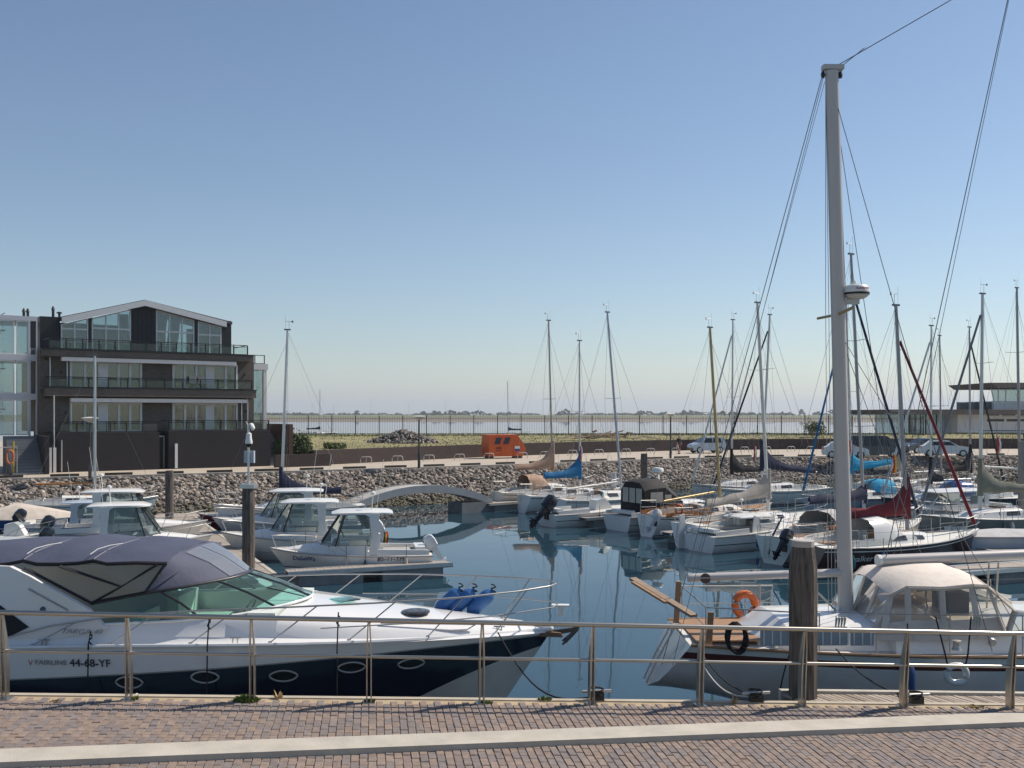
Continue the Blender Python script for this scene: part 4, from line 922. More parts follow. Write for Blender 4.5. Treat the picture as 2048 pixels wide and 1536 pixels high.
def sailboat(mx, D, hd, L, top, label, hull=None, bot=None, stripe=None, mast=None, boomm=None, cover=None, coverh=.75, jib=None, hood=None, B=None, fr=(1.02,.94,1.22), mastf=.56, boomL=None, fend=True, group='sailing boats moored in the marina',
             boomz=1.0, wins=2, rudder=None, rails_on=True, spread=1, tr=-.22, shrouds=True, deckmat=None, boomslope=0, cab=(.34,.62,.42), cat='sailboat', name='sailing_boat', coverlen=None, antif=None, jibtop=.93, mr=.065, cabm=None):
    hull = hull or white; bot = bot or antifoul; stripe = stripe or navyhull; mast = mast or alu; boomm = boomm or mast; deckmat = deckmat or deckm; cabm = cabm or white
    B = B or L*.31; a = R(hd); base = Vector(((mx-CX)*D/F, D, WL)); t = thing(name, label, cat, base, a, group)
    H = Hull(L, B, fr[0], fr[1], fr[2], .3, .70, L*.09, tr); H.es = .55; off = -mastf*L; rr = random.Random(int(mx))
    H.build(t, [(0.05,1),(.10,2),(-.15,3),(-.11,2),(99,3)], [bot, white, stripe, hull], off=off); H.deck(t, deckmat, off); H.rub(t, steel if hull is not varnish else teak, .022, off)
    z0 = H.z(.5)
    c0, c1, ch = cab[0]*L+off, cab[1]*L+off+.3, cab[2]
    hw = B*.31
    cs = [(c0,hw*1.02,hw*.86,z0-.02,z0+ch),(lerp(c0,c1,.55),hw*1.0,hw*.82,z0-.02,z0+ch*.92),(c1,hw*.72,hw*.5,z0+.0,z0+ch*.62),(c1+.55,hw*.4,hw*.25,z0+.02,z0+ch*.12)]
    cb = trunk(t, cs, cabm); 
    if wins:
        ww = (c1-c0-.3)/wins
        for k in range(wins): sidewin(cb, cs, c0+.18+k*ww, c0+.18+k*ww+ww*.72, .35, .78, darkglass)
    MB().box((lerp(c0,c1,.3),0,z0+ch+.06),(.55,.5,.06)).build('hatch', darkglass, cb)
    # cockpit coaming, well and companionway
    k0 = off+L*.06
    for sd in (-1,1): MB().prism([(k0,z0-.02),(c0-.02,z0-.02),(c0-.02,z0+.30),(k0+.3,z0+.18),(k0,z0+.05)],1,sd*hw*.92-.05,sd*hw*.92+.05).build('coaming', cabm, t)
    MB().bx(k0+.25,c0-.06,-hw*.5,hw*.5,z0+.045,z0+.075).build('cockpit_sole', teak, t)
    MB().bx(c0-.035,c0-.003,-.28,.28,z0+.02,z0+ch+.02).build('companionway', teak, t)
    MB().tube([(k0+.15,0,z0+.1),(k0+.25,0,z0+.42),(k0+1.1,0,z0+.5)], .022, 6).build('tiller', teak, t)
    # spars
    ztop = EYE-(top[1]-HY)*D/F-WL; xt = (top[0]-mx)*D/F/math.cos(a) if abs(math.cos(a)) > .3 else 0
    zm = z0+ch*.9 if mastf*L+off > c0 else z0
    zm = z0+ch*.8
    P = lambda f: Vector((xt*f, 0, lerp(zm, ztop, f)))
    mo = MB().tube([P(0),P(.5),P(.85),P(1)], mr*.85, 10, r2=mr*.64, flat=1.25).build('mast', mast, t, smooth=50)
    q = MB(); q.box(P(1)+Vector((0,0,.03)),(.34,.07,.07)); q.tube([P(1)+Vector((-.08,0,0)),P(1)+Vector((-.08,0,.45))], .008, 5); q.tube([P(1)+Vector((-.3,0,.45)),P(1)+Vector((.12,0,.45))], .008, 5); q.add([P(1)+Vector(v) for v in ((-.3,0,.38),(-.3,0,.52),(-.16,0,.45))], [(0,1,2)]); q.tube([P(1)+Vector((.1,0,0)),P(1)+Vector((.1,0,.75))], .005, 4)
    q.build('masthead_gear', wire, mo)
    for k in range(spread):
        f = .52 if spread == 1 else (.36,.68)[k]
        w = B*.30*(1 if k == 0 else .75); MB().tube([P(f)+Vector((-.12,-w,.04)),P(f),P(f)+Vector((-.12,w,.04))], .022, 6, flat=.6).build('spreader', mast, mo)
    bl_ = boomL or L*.36; zb = z0+ch+boomz-.35
    MB().tube([P(0)+Vector((-.05,0,zb-zm)), Vector((-bl_,0,zb+boomslope))], .055, 8).build('boom', boomm, t, smooth=50)
    if cover: sailcover(t, -.02+xt*.05, -(coverlen or bl_*.97), zb+.02, cover, coverh, .27, int(mx), slope=boomslope); MB().tube([P(0)+Vector((0,0,zb-zm-.2)), P(0)+Vector((0,0,zb-zm+coverh+.05))], .13, 10, r2=.10).build('cover_collar', cover, t, smooth=60)
    bow = H.sheer(.985,1)+Vector((off,0,.05)); bow.y = 0; st = Vector((off+.05,0,H.z(0)+.05))
    jt = P(jibtop)
    if jib: MB().tube([bow.lerp(jt,f) for f in (.02,.1,.3,.6,.97)], .075, 8, r2=.05).build('furled_jib', jib, t, smooth=60)
    MB().tube([bow,jt], .007, 5).build('forestay', wire, t); MB().tube([st,P(.995)], .006, 5).build('backstay', wire, t)
    if shrouds:
        for sd in (-1,1):
            ch_ = Vector((-.12,sd*B*.42,z0)); f = .52 if spread == 1 else .36; sp = P(f)+Vector((-.12,sd*B*.30,.04))
            MB().tube([ch_,sp,P(.97)], .006, 5).build('shroud', wire, t); MB().tube([ch_+Vector((-.35,0,0)),P(f)], .006, 5).build('shroud', wire, t)
    MB().tube([Vector((-.10,.05,zb)),P(.98)+Vector((-.08,.04,0))], .006, 4).build('halyard', rope_w, t); MB().tube([Vector((-bl_,0,zb+boomslope+.03)),P(.985)], .004, 4).build('topping_lift', rope_w, t)
    if hood:
        x1 = c0+.55; x0 = c0-.75; hh = z0+ch+.55; S = []
        for x, hz_, wf in ((x1+.25,z0+ch+.02,.9),(x1-.1,hh-.12,.92),(c0,hh,1.0),(x0,hh-.05,1.03)):
            S.append([Vector((x,-hw*wf,z0+.15)),Vector((x,-hw*wf*.96,lerp(z0,hz_,.7))),Vector((x,-hw*wf*.6,hz_)),Vector((x,0,hz_+.06)),Vector((x,hw*wf*.6,hz_)),Vector((x,hw*wf*.96,lerp(z0,hz_,.7))),Vector((x,hw*wf,z0+.15))])
        mb = MB(); mb.loft(S, close=False, caps=False); mb.build('sprayhood', hood, t, smooth=50)
        MB().add([S[1][2]+Vector((.05,0,.02)),S[1][4]+Vector((.05,0,.02)),S[0][4]+Vector((.05,0,.06)),S[0][2]+Vector((.05,0,.06))],[(0,1,2,3)]).build('hood_window', vinyl, t)
    if fend:
        for k in range(3):
            sd = rr.choice((-1,1)); tt = rr.uniform(.2,.7); v = H.sheer(tt, sd); fm_ = rr.choice((white, bluefend, navyhull, M('fender_white',(.6,.59,.56),.5)))
            fender(t, v.x+off, v.y+sd*.09, v.z-.42, fm_, rr.uniform(.07,.10), rr.uniform(.40,.55))
        q = MB(); zt_ = H.z(0)
        for y in (.22,.46): q.tube([H.pt(0,zt_,1)*1.0+Vector((off-.04,y-H.pt(0,zt_,1).y,.12)), H.pt(0,.2,1)+Vector((off-.05,y-H.pt(0,.2,1).y,0))], .012, 5)
        for k in range(4): z_ = lerp(.22,zt_,k/3.5); x_ = H.pt(0,z_,1).x+off-.045; q.tube([(x_,.22,z_),(x_,.46,z_)], .011, 5)
        q.build('stern_ladder', steel, t)
        for sd in (-1,1): MB().lathe([(.075,0),(.05,.04),(.05,.11),(.07,.14),(.01,.15)], (lerp(k0,c0,.55),sd*hw*.92,z0+.24), 10).build('winch', steel, t, smooth=40); MB().tube([(lerp(c0,c1,.1),sd*hw*.62,z0+ch+.06),(lerp(c0,c1,.8),sd*hw*.5,z0+ch*.8+.09)], .016, 5).build('grab_rail', teak, t)
    if rails_on: rails(t, H, off, steel, .2, .8, 5); pulpit(t, H, off); pulpit(t, H, off, fwd=False)
    if rudder:
        q = MB(); q.prism([(-.02,H.z(0)-.05),(-.10,H.z(0)+.45),(-.34,H.z(0)+.40),(-.46,.3),(-.40,-.2),(-.12,-.3),(.02,.2)],1,-.03,.03); ro = q.build('rudder', rudder, t); ro.location = (off,0,0)
    return t, H, off, z0
def motorboat(px, D, hd, L, label, hull=None, style='pilot', B=None, roofm=None, motor=None, fr=(.75,.72,1.05), stripe=None, tilt=0, covh=1.0, group='motor boats moored in the marina', canvas=None, msc=1.0, name='motor_boat', bot=None, mid=None, rail=True, ph=None):
    """root at the hull centre"""
    hull = hull or white; roofm = roofm or white; stripe = stripe or hull; B = B or L*.38; a = R(hd); off = -L/2
    t = thing(name, label, 'motorboat', Vector(((px-CX)*D/F, D, WL)), a, group)
    H = Hull(L, B, fr[0], fr[1], fr[2], .25, .88, L*.16, .05, 2.6, .22, .95, .5)
    H.build(t, [(.05,1),(.32,2),(.36,3),(-.10,4),(99,5)], [bot or antifoul, hull, mid or lowgrey if mid else hull, stripe, hull, hull], off=off); H.deck(t, deckm, off, .05); H.rub(t, M('rub_grey',(.30,.30,.31),.6), .03, off)
    z0 = H.z(.45)
    if style in ('pilot','cruiser'):
        cu = [(off+L*.52,B*.36,B*.33,z0-.02,z0+.34),(off+L*.68,B*.32,B*.27,z0-.02,z0+.36),(off+L*.86,B*.16,B*.10,z0+.03,z0+.22),(off+L*.93,B*.05,B*.03,z0+.06,z0+.14)]
        trunk(t, cu, white, 'cuddy'); x0, x1 = off+L*.34, off+L*.60; zt = z0+1.45; w = B*.34; wt = B*.28
        if ph: x0, x1, zt = off+L*ph[0], off+L*ph[1], z0+ph[2]
        # pilothouse: rear posts, raked glass, hardtop
        gl = MB(); fx = x1+.55
        A = [(x0,-w,z0+.32),(x1,-w,z0+.32),(fx,-w*.55,z0+.30),(fx,w*.55,z0+.30),(x1,w,z0+.32),(x0,w,z0+.32)]; Bp = [(x0+.05,-wt,zt),(x1-.35,-wt,zt),(fx-.75,-wt*.6,zt),(fx-.75,wt*.6,zt),(x1-.35,wt,zt),(x0+.05,wt,zt)]
        gl.add(A+Bp, [(i,i+1,7+i,6+i) for i in range(5)]); gl.build('windscreen', windglass, t)
        fm = MB()
        for i in (1,2,3,4): fm.tube([A[i],Bp[i]], .025, 6)
        fm.tube(A, .02, 6); fm.build('window_frame', black if style == 'pilot' else white, t, smooth=50)
        for sd in (-1,1): 
            MB().prism([(x0-.12,z0-.02),(x0+.34,z0-.02),(x0+.22,z0+.6),(x0+.30,zt-.1),(x0+.5,zt),(x0-.05,zt),(x0-.02,z0+.7)],1,sd*w-.03 if sd > 0 else -w-.03,sd*w+.03 if sd > 0 else -w+.03).build('side_pillar', roofm, t)
            MB().bx(x0+.36,x1+.2,sd*w-.03,sd*w+.03,z0-.02,z0+.33).build('side_panel', white, t)
        S = []
        for x, h, ww in ((x0-.55,.02,.82),(x0-.40,.10,1.0),(x0+.3,.15,1.1),(x1-.2,.13,1.06),(fx-.55,.05,.8),(fx-.42,.0,.55)):
            S.append([Vector((x,ww*wt*a_*1.12,zt+b_*(.04+h*.62)-.02)) for a_, b_ in ((-1,0),(-1,.5),(-.7,.95),(0,1.1),(.7,.95),(1,.5),(1,0),(0,-.15))])
        MB().loft(S).build('hardtop', roofm, t, smooth=45)
        q = MB(); q.tube([(x0+.2,.2,zt+.1),(x0+.15,.2,zt+.65)], .02, 6); q.lathe([(.02,0),(.09,.03),(.09,.1),(.03,.14)], (x0+.15,.2,zt+.62), 10); q.build('mast_light', white, t); MB().tube([(x0,-.3,zt+.1),(x0-.25,-.3,zt+1.9)], .008, 5).build('aerial', white, t)
        q = MB(); q.tube([(x1-.25+.14*math.cos(k*.52)*.4,.28+.17*math.sin(k*.52),z0+.72+.14*math.cos(k*.52)) for k in range(12)], .014, 6, closed=True); q.build('steering_wheel', black, t)
        q = MB(); q.bx(x1-.15,x1+.15,-w*.85,w*.85,z0,z0+.6); q.build('dashboard', white, t); q = MB(); q.box((x0+.1,.28,z0+.45),(.4,.42,.5)); q.build('helm_seat', white, t)
    # cockpit
    for sd in ((-1,1) if style != 'low' else ()): MB().prism([(off+.15,z0-.03),(off+L*.34,z0-.03),(off+L*.34,z0+.20),(off+.15,z0+.14)],1,sd*B*.40-.05,sd*B*.40+.05).build('coaming', white, t)
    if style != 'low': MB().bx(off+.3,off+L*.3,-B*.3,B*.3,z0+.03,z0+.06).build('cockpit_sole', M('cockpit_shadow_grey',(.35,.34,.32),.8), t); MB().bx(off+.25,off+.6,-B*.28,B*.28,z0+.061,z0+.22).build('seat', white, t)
    if style == 'open':
        MB().prism([(off+L*.47,z0),(off+L*.66,z0),(off+L*.60,z0+.5),(off+L*.56,z0+.62),(off+L*.48,z0+.55)],1,-B*.15,B*.15).build('console', white, t); MB().add([(off+L*.62,-B*.17,z0+.6),(off+L*.62,B*.17,z0+.6),(off+L*.57,B*.15,z0+.95),(off+L*.57,-B*.15,z0+.95)],[(0,1,2,3)]).build('windscreen', windglass, t)
    if style == 'canopy':
        x0, x1 = off+L*.14, off+L*.38; w = B*.38; zt = z0+1.7
        S = [[Vector((x,-w,z0)),Vector((x,-w*.97,zt-.45+dz)),Vector((x,-w*.6,zt-.05+dz)),Vector((x,0,zt+dz)),Vector((x,w*.6,zt-.05+dz)),Vector((x,w*.97,zt-.45+dz)),Vector((x,w,z0))] for x, dz in ((x0,-.1),(x0+.25,.0),(x1-.4,.05),(x1,-.25))]
        S.append([v+Vector((.75,0,-(v.z-z0)*.45)) for v in S[-1]]); mb = MB(); mb.loft(S, close=False, caps=False); mb.f.append([0,1,2,3,4,5,6]); mb.mi.append(0); mb.build('canopy', canvas or black_c, t, smooth=40)
        cv = M('vinyl_window_pale',(.42,.41,.36),.25,var=.1)
        for k in range(3): MB().bx(x0-.025,x0-.012,-w*.78+k*w*.55,-w*.78+k*w*.55+w*.46,z0+.55,zt-.42).build('canopy_window', cv, t)
        for sd in (-1,1): MB().bx(x0+.35,x1-.6,sd*(w+.012),sd*(w+.02),z0+.6,zt-.6).build('canopy_window', cv, t); MB().bx(x1-.45,x1-.05,sd*(w+.012),sd*(w+.02),z0+.6,zt-.75).build('canopy_window', cv, t)
        cu = [(x1-.1,B*.40,B*.36,z0-.02,z0+.55),(off+L*.72,B*.34,B*.28,z0-.02,z0+.5),(off+L*.93,B*.10,B*.06,z0+.05,z0+.2)]; trunk(t, cu, white, 'foredeck_cabin'); sidewin(t, cu, x1+.3, off+L*.70, .35, .75, darkglass)
        MB().lathe([(.22,0),(.30,.04),(.30,.16),(.24,.24),(.05,.26)], (x1-.1,0,zt+.3), 16).build('radar_dome', white, t, smooth=40); MB().tube([(x1-.5,-w*.6,zt-.1),(x1-.2,-.15,zt+.3),(x1-.2,.15,zt+.3),(x1-.5,w*.6,zt-.1)], .035, 6).build('radar_arch', white, t)
    if style == 'cruiser':
        pass
    if style == 'low':
        S = [[Vector((x,-B*.42*f,z0-.01)),Vector((x,-B*.22*f,z0+h*.8*covh)),Vector((x,0,z0+h*covh)),Vector((x,B*.22*f,z0+h*.8*covh)),Vector((x,B*.42*f,z0-.01))] for x, f, h in ((off+.1,1,.15),(off+L*.3,1.0,.75),(off+L*.55,.95,.45),(off+L*.75,.75,.16))]
        MB().loft(S, close=False, caps=False).build('boat_cover', canvas or grey_c, t, smooth=50)
    if rail and style != 'low':
        mb = MB(); P = [H.sheer(lerp(.5,.98,i/8),1,.0,.06)+Vector((off,0,0)) for i in range(9)]; hts = [.02,.26,.36,.40,.42,.44,.45,.46,.46]
        top_ = [p+Vector((.06,0,h)) for p, h in zip(P,hts)]; full = top_+[Vector((v.x,-v.y,v.z)) for v in reversed(top_)]; mb.tube(full, .013, 6)
        for i in (2,4,6,8):
            for sd in (1,-1): a_ = P[i]; b_ = top_[i]; mb.tube([Vector((a_.x-.12,sd*a_.y,a_.z)),Vector((b_.x,sd*b_.y,b_.z))], .012, 6)
        mb.build('bow_rail', steel, t, smooth=50)
    rr = random.Random(int(px))
    for k in range(2): sd = (-1,1)[k]; v = H.sheer(rr.uniform(.3,.55), sd); fender(t, v.x+off, v.y+sd*.09, v.z-.38, rr.choice((white,bluefend,navyhull)), .08, .42)
    if motor: outboard(t, off-.02, 0, H.z(0)+.02, motor, tilt, msc)
    return t, H, off, z0
def fender(parent, x, y, z, m, r=.11, h=.5, name='fender'):
    MB().lathe([(.02,h/2+.08),(.035,h/2+.02),(r,h/2-.08),(r,-h/2+.08),(.03,-h/2)], (x,y,z), 12).build(name, m, parent, smooth=50); MB().tube([(x,y,z+h/2+.06),(x,y,z+h/2+.55)], .010, 5).build('fender_line', rope_b, parent)
# ================================================================ PONTOONS, PILES, GANGWAY
PZ = -1.5
def pontoon(a, b, w, label, bw=.15, name='pontoon', boards=True, floats=3, zt=PZ):
    a = Vector((a[0],a[1],0)); b = Vector((b[0],b[1],0)); L = (b-a).length; d = (b-a)/L
    t = thing(name, label, 'pontoon', Vector((a.x,a.y,zt)), math.atan2(d.y,d.x), 'floating pontoons'); n = int(L/bw)
    if boards:
        o0 = None; r = random.Random(int(L*10))
        for k in range(n):
            if o0 is None: o0 = MB().box((0,0,-.02),(bw-.012,w-.3,.04)).build('board', wood_grey, t); o = o0
            else: o = inst(o0, 'board', t)
            o.location = (bw*(k+.5),0,r.uniform(-.004,.004)); o.rotation_euler = (0,0,r.choice((0,math.pi))); o.scale = (1,r.uniform(.995,1.005),1)
    for sd in (-1,1): MB().bx(0,L,sd*w/2-.15 if sd > 0 else -w/2,sd*w/2 if sd > 0 else -w/2+.15,-.12,.015).build('edge_beam', concrete if w > 1.5 else alu, t)
    MB().bx(-.02,L+.02,-w/2+.01,w/2-.01,-.15,-.122).build('frame', float_c, t)
    seg = L/floats
    for k in range(floats): MB().bx(k*seg+.12*seg,k*seg+.88*seg,-w/2+.06,w/2-.06,-.85,-.151).build('float', float_c, t)
    return t
LP0 = W(520,1148,33.0); LA = (-8.85,32.6); LB = (-17.6,51.5)
pontoon(LA, LB, 2.3, 'long plank walkway pontoon between the left boats', .16, floats=5)
pontoon((-7.6,33.6), (-2.25,35.8), .8, 'narrow finger pontoon in front of the small white boat with blue lettering', .14, name='finger_pontoon', floats=2)
pontoon((-13.2,45.6),(-8.9,47.6), .7, 'short finger pontoon between the left white cabin boats', .2, name='finger_pontoon', floats=2)
pontoon((-18.6,51.9),(-9.2,54.2), 2.0, 'far cross pontoon at the end of the left walkway', .2, floats=4)
pontoon((19.9,38.6),(5.2,66.5), 2.2, 'long pontoon behind the bows of the right hand boats', .2, floats=8)
pontoon((-1.9,59.6),(5.6,65.2), 2.0, 'pontoon at the right foot of the arched gangway', .2, floats=3)
pontoon((3.6,50.9),(10.5,55.2), .8, 'grey finger pontoon under the big dark outboard motor', .2, name='finger_pontoon', floats=2)
pontoon((6.9,44.6),(15.2,50.0), .8, 'finger pontoon behind the white rudder blade', .2, name='finger_pontoon', floats=3)
pontoon((13.0,33.2),(21.5,36.4), 1.3, 'wide grey finger pontoon behind the cream canvas enclosure', .2, name='finger_pontoon', floats=3)
# arched gangway
GA = Vector((-9.3,54.1)); GB = Vector((-1.6,59.9)); gd = (GB-GA); GL = gd.length; gw = thing('arched_gangway', 'arched grey gangway bridge linking the left and right pontoons', 'gangway', (GA.x,GA.y,PZ), math.atan2(gd.y,gd.x))
arc = lambda u: .16+1.02*math.sin(math.pi*max(0,min(1,u)))**.8
N = 30; o0 = None
for k in range(N):
    u0, u1 = k/N, (k+1)/N; z0_, z1_ = arc(u0), arc(u1); ang = -math.atan2(z1_-z0_, GL/N)
    MB().box(((u0+u1)/2*GL,0,(z0_+z1_)/2),(GL/N-.01,1.35,.05),(0,ang,0)).build('deck_board', M('gangway_deck',(.42,.40,.37),.8,var=.15,scale=3), gw)
for sd in (-1,1):
    S = [[Vector((u*GL,sd*.70-.04,arc(u)-.34)),Vector((u*GL,sd*.70+.04,arc(u)-.34)),Vector((u*GL,sd*.70+.04,arc(u)+.07)),Vector((u*GL,sd*.70-.04,arc(u)+.07))] for u in [i/20 for i in range(21)]]
    MB().loft(S).build('side_beam', M('gangway_steel',(.33,.34,.35),.5,.3,var=.1), gw)
MB().bx(0,1.9,-.75,.75,-.9,.10).build('end_float', float_c, gw); MB().bx(GL-2.2,GL,-.75,.75,-.9,.10).build('end_float', float_c, gw)
# timber piles
def pile(px, D, top, w, label, bottom=-3.2, cap=False, m=None, tap=.93):
    t = thing('timber_pile', label, 'mooring pile', ((px-CX)*D/F, D, bottom), 0, 'timber mooring piles'); zt = EYE-(top-HY)*D/F; H = zt-bottom; r = random.Random(px); mb = MB(); S = []
    for k in range(10):
        z = H*k/8 if k < 8 else (H-.28 if k == 8 else H); f = 1 if k < 9 else tap; S.append([Vector((w/2*f*math.cos(j*math.pi/6)*(1+r.uniform(-.03,.03)), w/2*f*math.sin(j*math.pi/6)*(1+r.uniform(-.03,.03)), z)) for j in range(12)])
    mb.loft(S); mb.build('shaft', m or pile_w, t, smooth=25); return t, H
t, H = pile(1606,13.6,1092,.385,'thick weathered timber pile with pale worn top in front of the ketch',tap=.77)
S = [[Vector((f*.19*math.cos(j*math.pi/6),f*.19*math.sin(j*math.pi/6),H+z)) for j in range(12)] for z, f in ((-.005,.80),(.075,.80),(.085,.72))]; MB().loft(S).build('pale_top', M('bleached_wood',(.40,.37,.35),.8,var=.2,scale=8,bump=.4), t, smooth=30)
t, H = pile(497,34.2,975,.44,'dark square pile carrying the white security camera pole')
ptop = H; MB().bx(-.24,.24,-.24,.24,H-.02,H+.12).build('cap', alu, t)
pile(339,50.5,941,.42,'grey timber pile left of the walkway in front of the rocks'); pile(1288,64,907,.44,'grey timber pile behind the black canopy boat'); pile(2044,49,882,.36,'grey timber pile cut off by the right edge',m=M('pile_grey',(.25,.24,.22),.8))
t, H = pile(1227,62,945,.36,'pale grey steel tube pile left of the black canopy boat',m=M('tube_pile_pale',(.45,.46,.47),.5))
# security camera pole on its pile
cx, cy = (497-CX)*34.2/F, 34.2; zb = EYE-(975-HY)*34.2/F+.12; pzm = 34.2/F
cp_ = thing('camera_pole', 'white pole with security camera and box standing on a dark pile', 'camera pole', (cx,cy,zb)); zz = lambda py: (975-py)*pzm-.12
MB().tube([(0,0,0),(0,0,zz(850))], .04, 10).build('pole', alu, cp_, smooth=50); MB().bx(-.17,.17,.045,.22,zz(926),zz(902)).build('junction_box', paleblue, cp_)
q = MB(); q.lathe([(.02,.0),(.09,-.05),(.10,-.22),(.13,-.34),(.12,-.40)], (.05,-.14,zz(864)), 14); cm = q.build('camera_body', white, cp_, smooth=50); MB().lathe([(.10,0),(.09,-.07),(.05,-.12),(.01,-.13)], (.05,-.14,zz(864)-.40), 14).build('camera_dome', black, cm, smooth=60)
MB().lathe([(.13,0),(.13,.06),(.1,.1)], (.09,-.02,zz(854)), 14, 0, Matrix.Rotation(R(70),3,'Y')).build('dish_antenna', white, cp_); MB().tube([(0,0,zz(852)),(-.09,0,zz(843))], .012, 5).build('aerial', white, cp_)
# ================================================================ SMALL BOATS, LEFT SIDE
t, Hh, off, z0 = motorboat(703,36.1,190,5.75,'small white cabin boat with blue name lettering nearest on the left pontoon','' or white,'pilot',2.25,motor=motor_w,stripe=M('grey_line',(.12,.13,.15),.5),tilt=.55,fr=(.72,.78,1.0),msc=.85)
def hulltext(t, H, off, s, x, z, size, m, side, shear=0, sx=1.0, lift=.018):
    tt = (x-off)/H.L; v = H.pt(tt, z, side); v2 = H.pt(min(.99,tt+.03), z, side); vz = H.pt(tt, z+.1, side); ang = math.atan2(v2.y-v.y, v2.x-v.x); flare = math.atan2(abs(vz.y)-abs(v.y), .1)
    rz = ang if side < 0 else ang+math.pi; nrm = Vector((math.sin(ang),-math.cos(ang),0))*(1 if side < 0 else -1)
    p = Vector((v.x+off,v.y,v.z))+nrm*lift; return text('lettering', s, size, m, t, p, (R(90)+flare,0,rz), .004, shear, sx)
hulltext(t,Hh,off,'DaSaWa',1.75,.70,.26,ink_b,1,.2); hulltext(t,Hh,off,'85-11-YH',-1.35,.66,.24,ink,1,.2); hulltext(t,Hh,off,'QUICKSILVER',-1.3,.42,.20,ink,1,.2,1.2)
for x in (-1.9,.2): fender(t, x, 1.16, .45, cream_c, .05, .35)
motorboat(600,40.2,190,6.2,'white cabin boat with rounded hardtop second from the front on the left pontoon',white,'pilot',2.35,motor=motor_w,tilt=.5,fr=(.75,.8,1.1),stripe=lowgrey)
motorboat(575,45.2,189,6.6,'grey hulled cabin boat with white hardtop behind the other two',paleblue,'pilot',2.4,motor=motor_b,tilt=.4,fr=(.8,.85,1.15),stripe=lowgrey)
t, Hh, off, z0 = motorboat(520,51.0,188,6.2,'low red hulled open boat under a grey cover near the far end of the walkway',redhull,'low',2.0,canvas=grey_c,fr=(.5,.5,.75),stripe=white,rail=False)
sailboat(562,51.6,198,7.6,(574,660),'white sailboat with navy sail cover at the left pontoon',mast=alu,cover=navy_c,coverh=1.35,spread=1,boomL=3.2,mr=.07,boomz=.65)
# left of walkway
motorboat(262,38.2,14,6.0,'white cabin boat with flared hardtop just behind the navy canvas canopy',white,'pilot',2.35,motor=motor_b,tilt=.5,fr=(.8,.85,1.1))
motorboat(258,42.4,14,6.4,'white cabin boat with flat white hardtop left of the walkway, farther of the two',white,'pilot',2.4,motor=motor_b,tilt=.5,fr=(.8,.9,1.2),ph=(.30,.58,1.6))
motorboat(170,45.8,14,5.6,'pale blue wheelhouse boat with square windows at far left',paleblue,'cruiser',2.1,roofm=paleblue,motor=motor_b,tilt=.6,ph=(.42,.66,1.0))
motorboat(90,48.6,12,6.2,'blue hulled launch with white deck at far left',bluehull,'low',2.2,canvas=cream_c,motor=motor_b,stripe=white,fr=(.8,.75,.95),tilt=.4)
motorboat(18,41.0,10,4.6,'small white open boat at the left edge behind the motor yacht',white,'open',1.8,motor=motor_w)
sailboat(190,54.6,22,7.4,(190,712),'white sailboat with bare mast and orange wooden boom at far left',mast=alu,boomm=varnish,cover=None,mr=.075,boomL=3.0)
# ================================================================ RIGHT HAND ROWS, bows to the right
sailboat(1106,63.2,32,7.4,(1097,642),'cream sailboat with tan sail cover and tan sprayhood beside the gangway',hull=offwhite,mast=M('mast_beige',(.42,.37,.31),.4,.3),cover=tan_c,coverh=1.6,hood=tan_c,boomL=3.0,boomz=1.35,boomslope=-.1,cab=(.36,.62,.5))
sailboat(1160,60.6,32,7.2,(1159,682),'white sailboat with bright blue sail cover in the centre',mast=whitealu,cover=blue_c,coverh=1.5,boomL=2.7,spread=1,jib=None,boomz=1.0)
sailboat(1243,58.2,32,8.0,(1213,627),'white sailboat with bare white boom and strongly raked mast in the centre',mast=M('mast_bluegrey',(.42,.45,.50),.4,.4),boomm=whitealu,cover=None,boomL=4.2,boomslope=-.35,boomz=.85,mr=.075)
motorboat(1190,52.8,30,6.0,'white open speedboat with a big dark tilted outboard motor',white,'open',2.2,motor=motor_b,tilt=.75,msc=1.35,fr=(.65,.7,.95),stripe=ink,rail=False)
motorboat(1345,51.3,31,7.2,'white motorboat with black canvas canopy and radar dome',white,'canopy',2.6,fr=(.75,.8,1.15),stripe=navyhull)
t, Hh, off, z0 = sailboat(1441,49.6,32,8.2,(1417,657),'sailboat with gold mast and boom, varnished wood coamings and orange horseshoe buoy',mast=yellowmast,boomm=yellowmast,cover=None,boomL=3.7,boomz=.95,boomslope=-.35,cabm=offwhite,deckmat=teak,mr=.085)
for sd in (-1,1): MB().prism([(off+.3,z0),(off+3.0,z0),(off+3.0,z0+.34),(off+.3,z0+.2)],1,sd*.95-.06,sd*.95+.06).build('wooden_coaming', varnish, t)
outboard(t, off-.05, -.55, .75, motor_w, .6, .8)
def horseshoe(parent_loc, rz, w, h, r, label, m=None, name='horseshoe_buoy'):
    o = thing(name, label, 'lifebuoy', parent_loc, rz, 'orange horseshoe lifebuoys'); pts = [(w*.36*math.cos(R(-58+k*17.76)),0,h*.38*math.sin(R(-58+k*17.76))+(-.04*h if k in (0,17) else 0)) for k in range(18)]
    MB().tube(pts, r, 10, flat=.75).build('float_ring', m or orange_p, o, smooth=60)
    MB().tube([(0,-r*.2,h*.3),(0,-r*.2,-h*.45)], .012, 6).build('holder', steel, o)
    return o
horseshoe(W(1358,1020,46.6),0,.44,.60,.085,'orange horseshoe lifebuoy on the rail of the gold masted sailboat')
t, Hh, off, z0 = sailboat(1537,45.9,32,9.0,(1511,608),'white sailboat with taupe sail cover and large white rudder blade',mast=whitealu,cover=taupe_c,coverh=1.15,boomL=4.0,boomslope=-.35,spread=2,rudder=white,stripe=lowgrey,boomz=1.05,mr=.085)
t, Hh, off, z0 = motorboat(1500,43.4,31,5.8,'white low motorboat with dark waist stripe between two sailboats',white,'cruiser',2.2,stripe=ink,fr=(.7,.75,.95),ph=(.42,.62,.6))
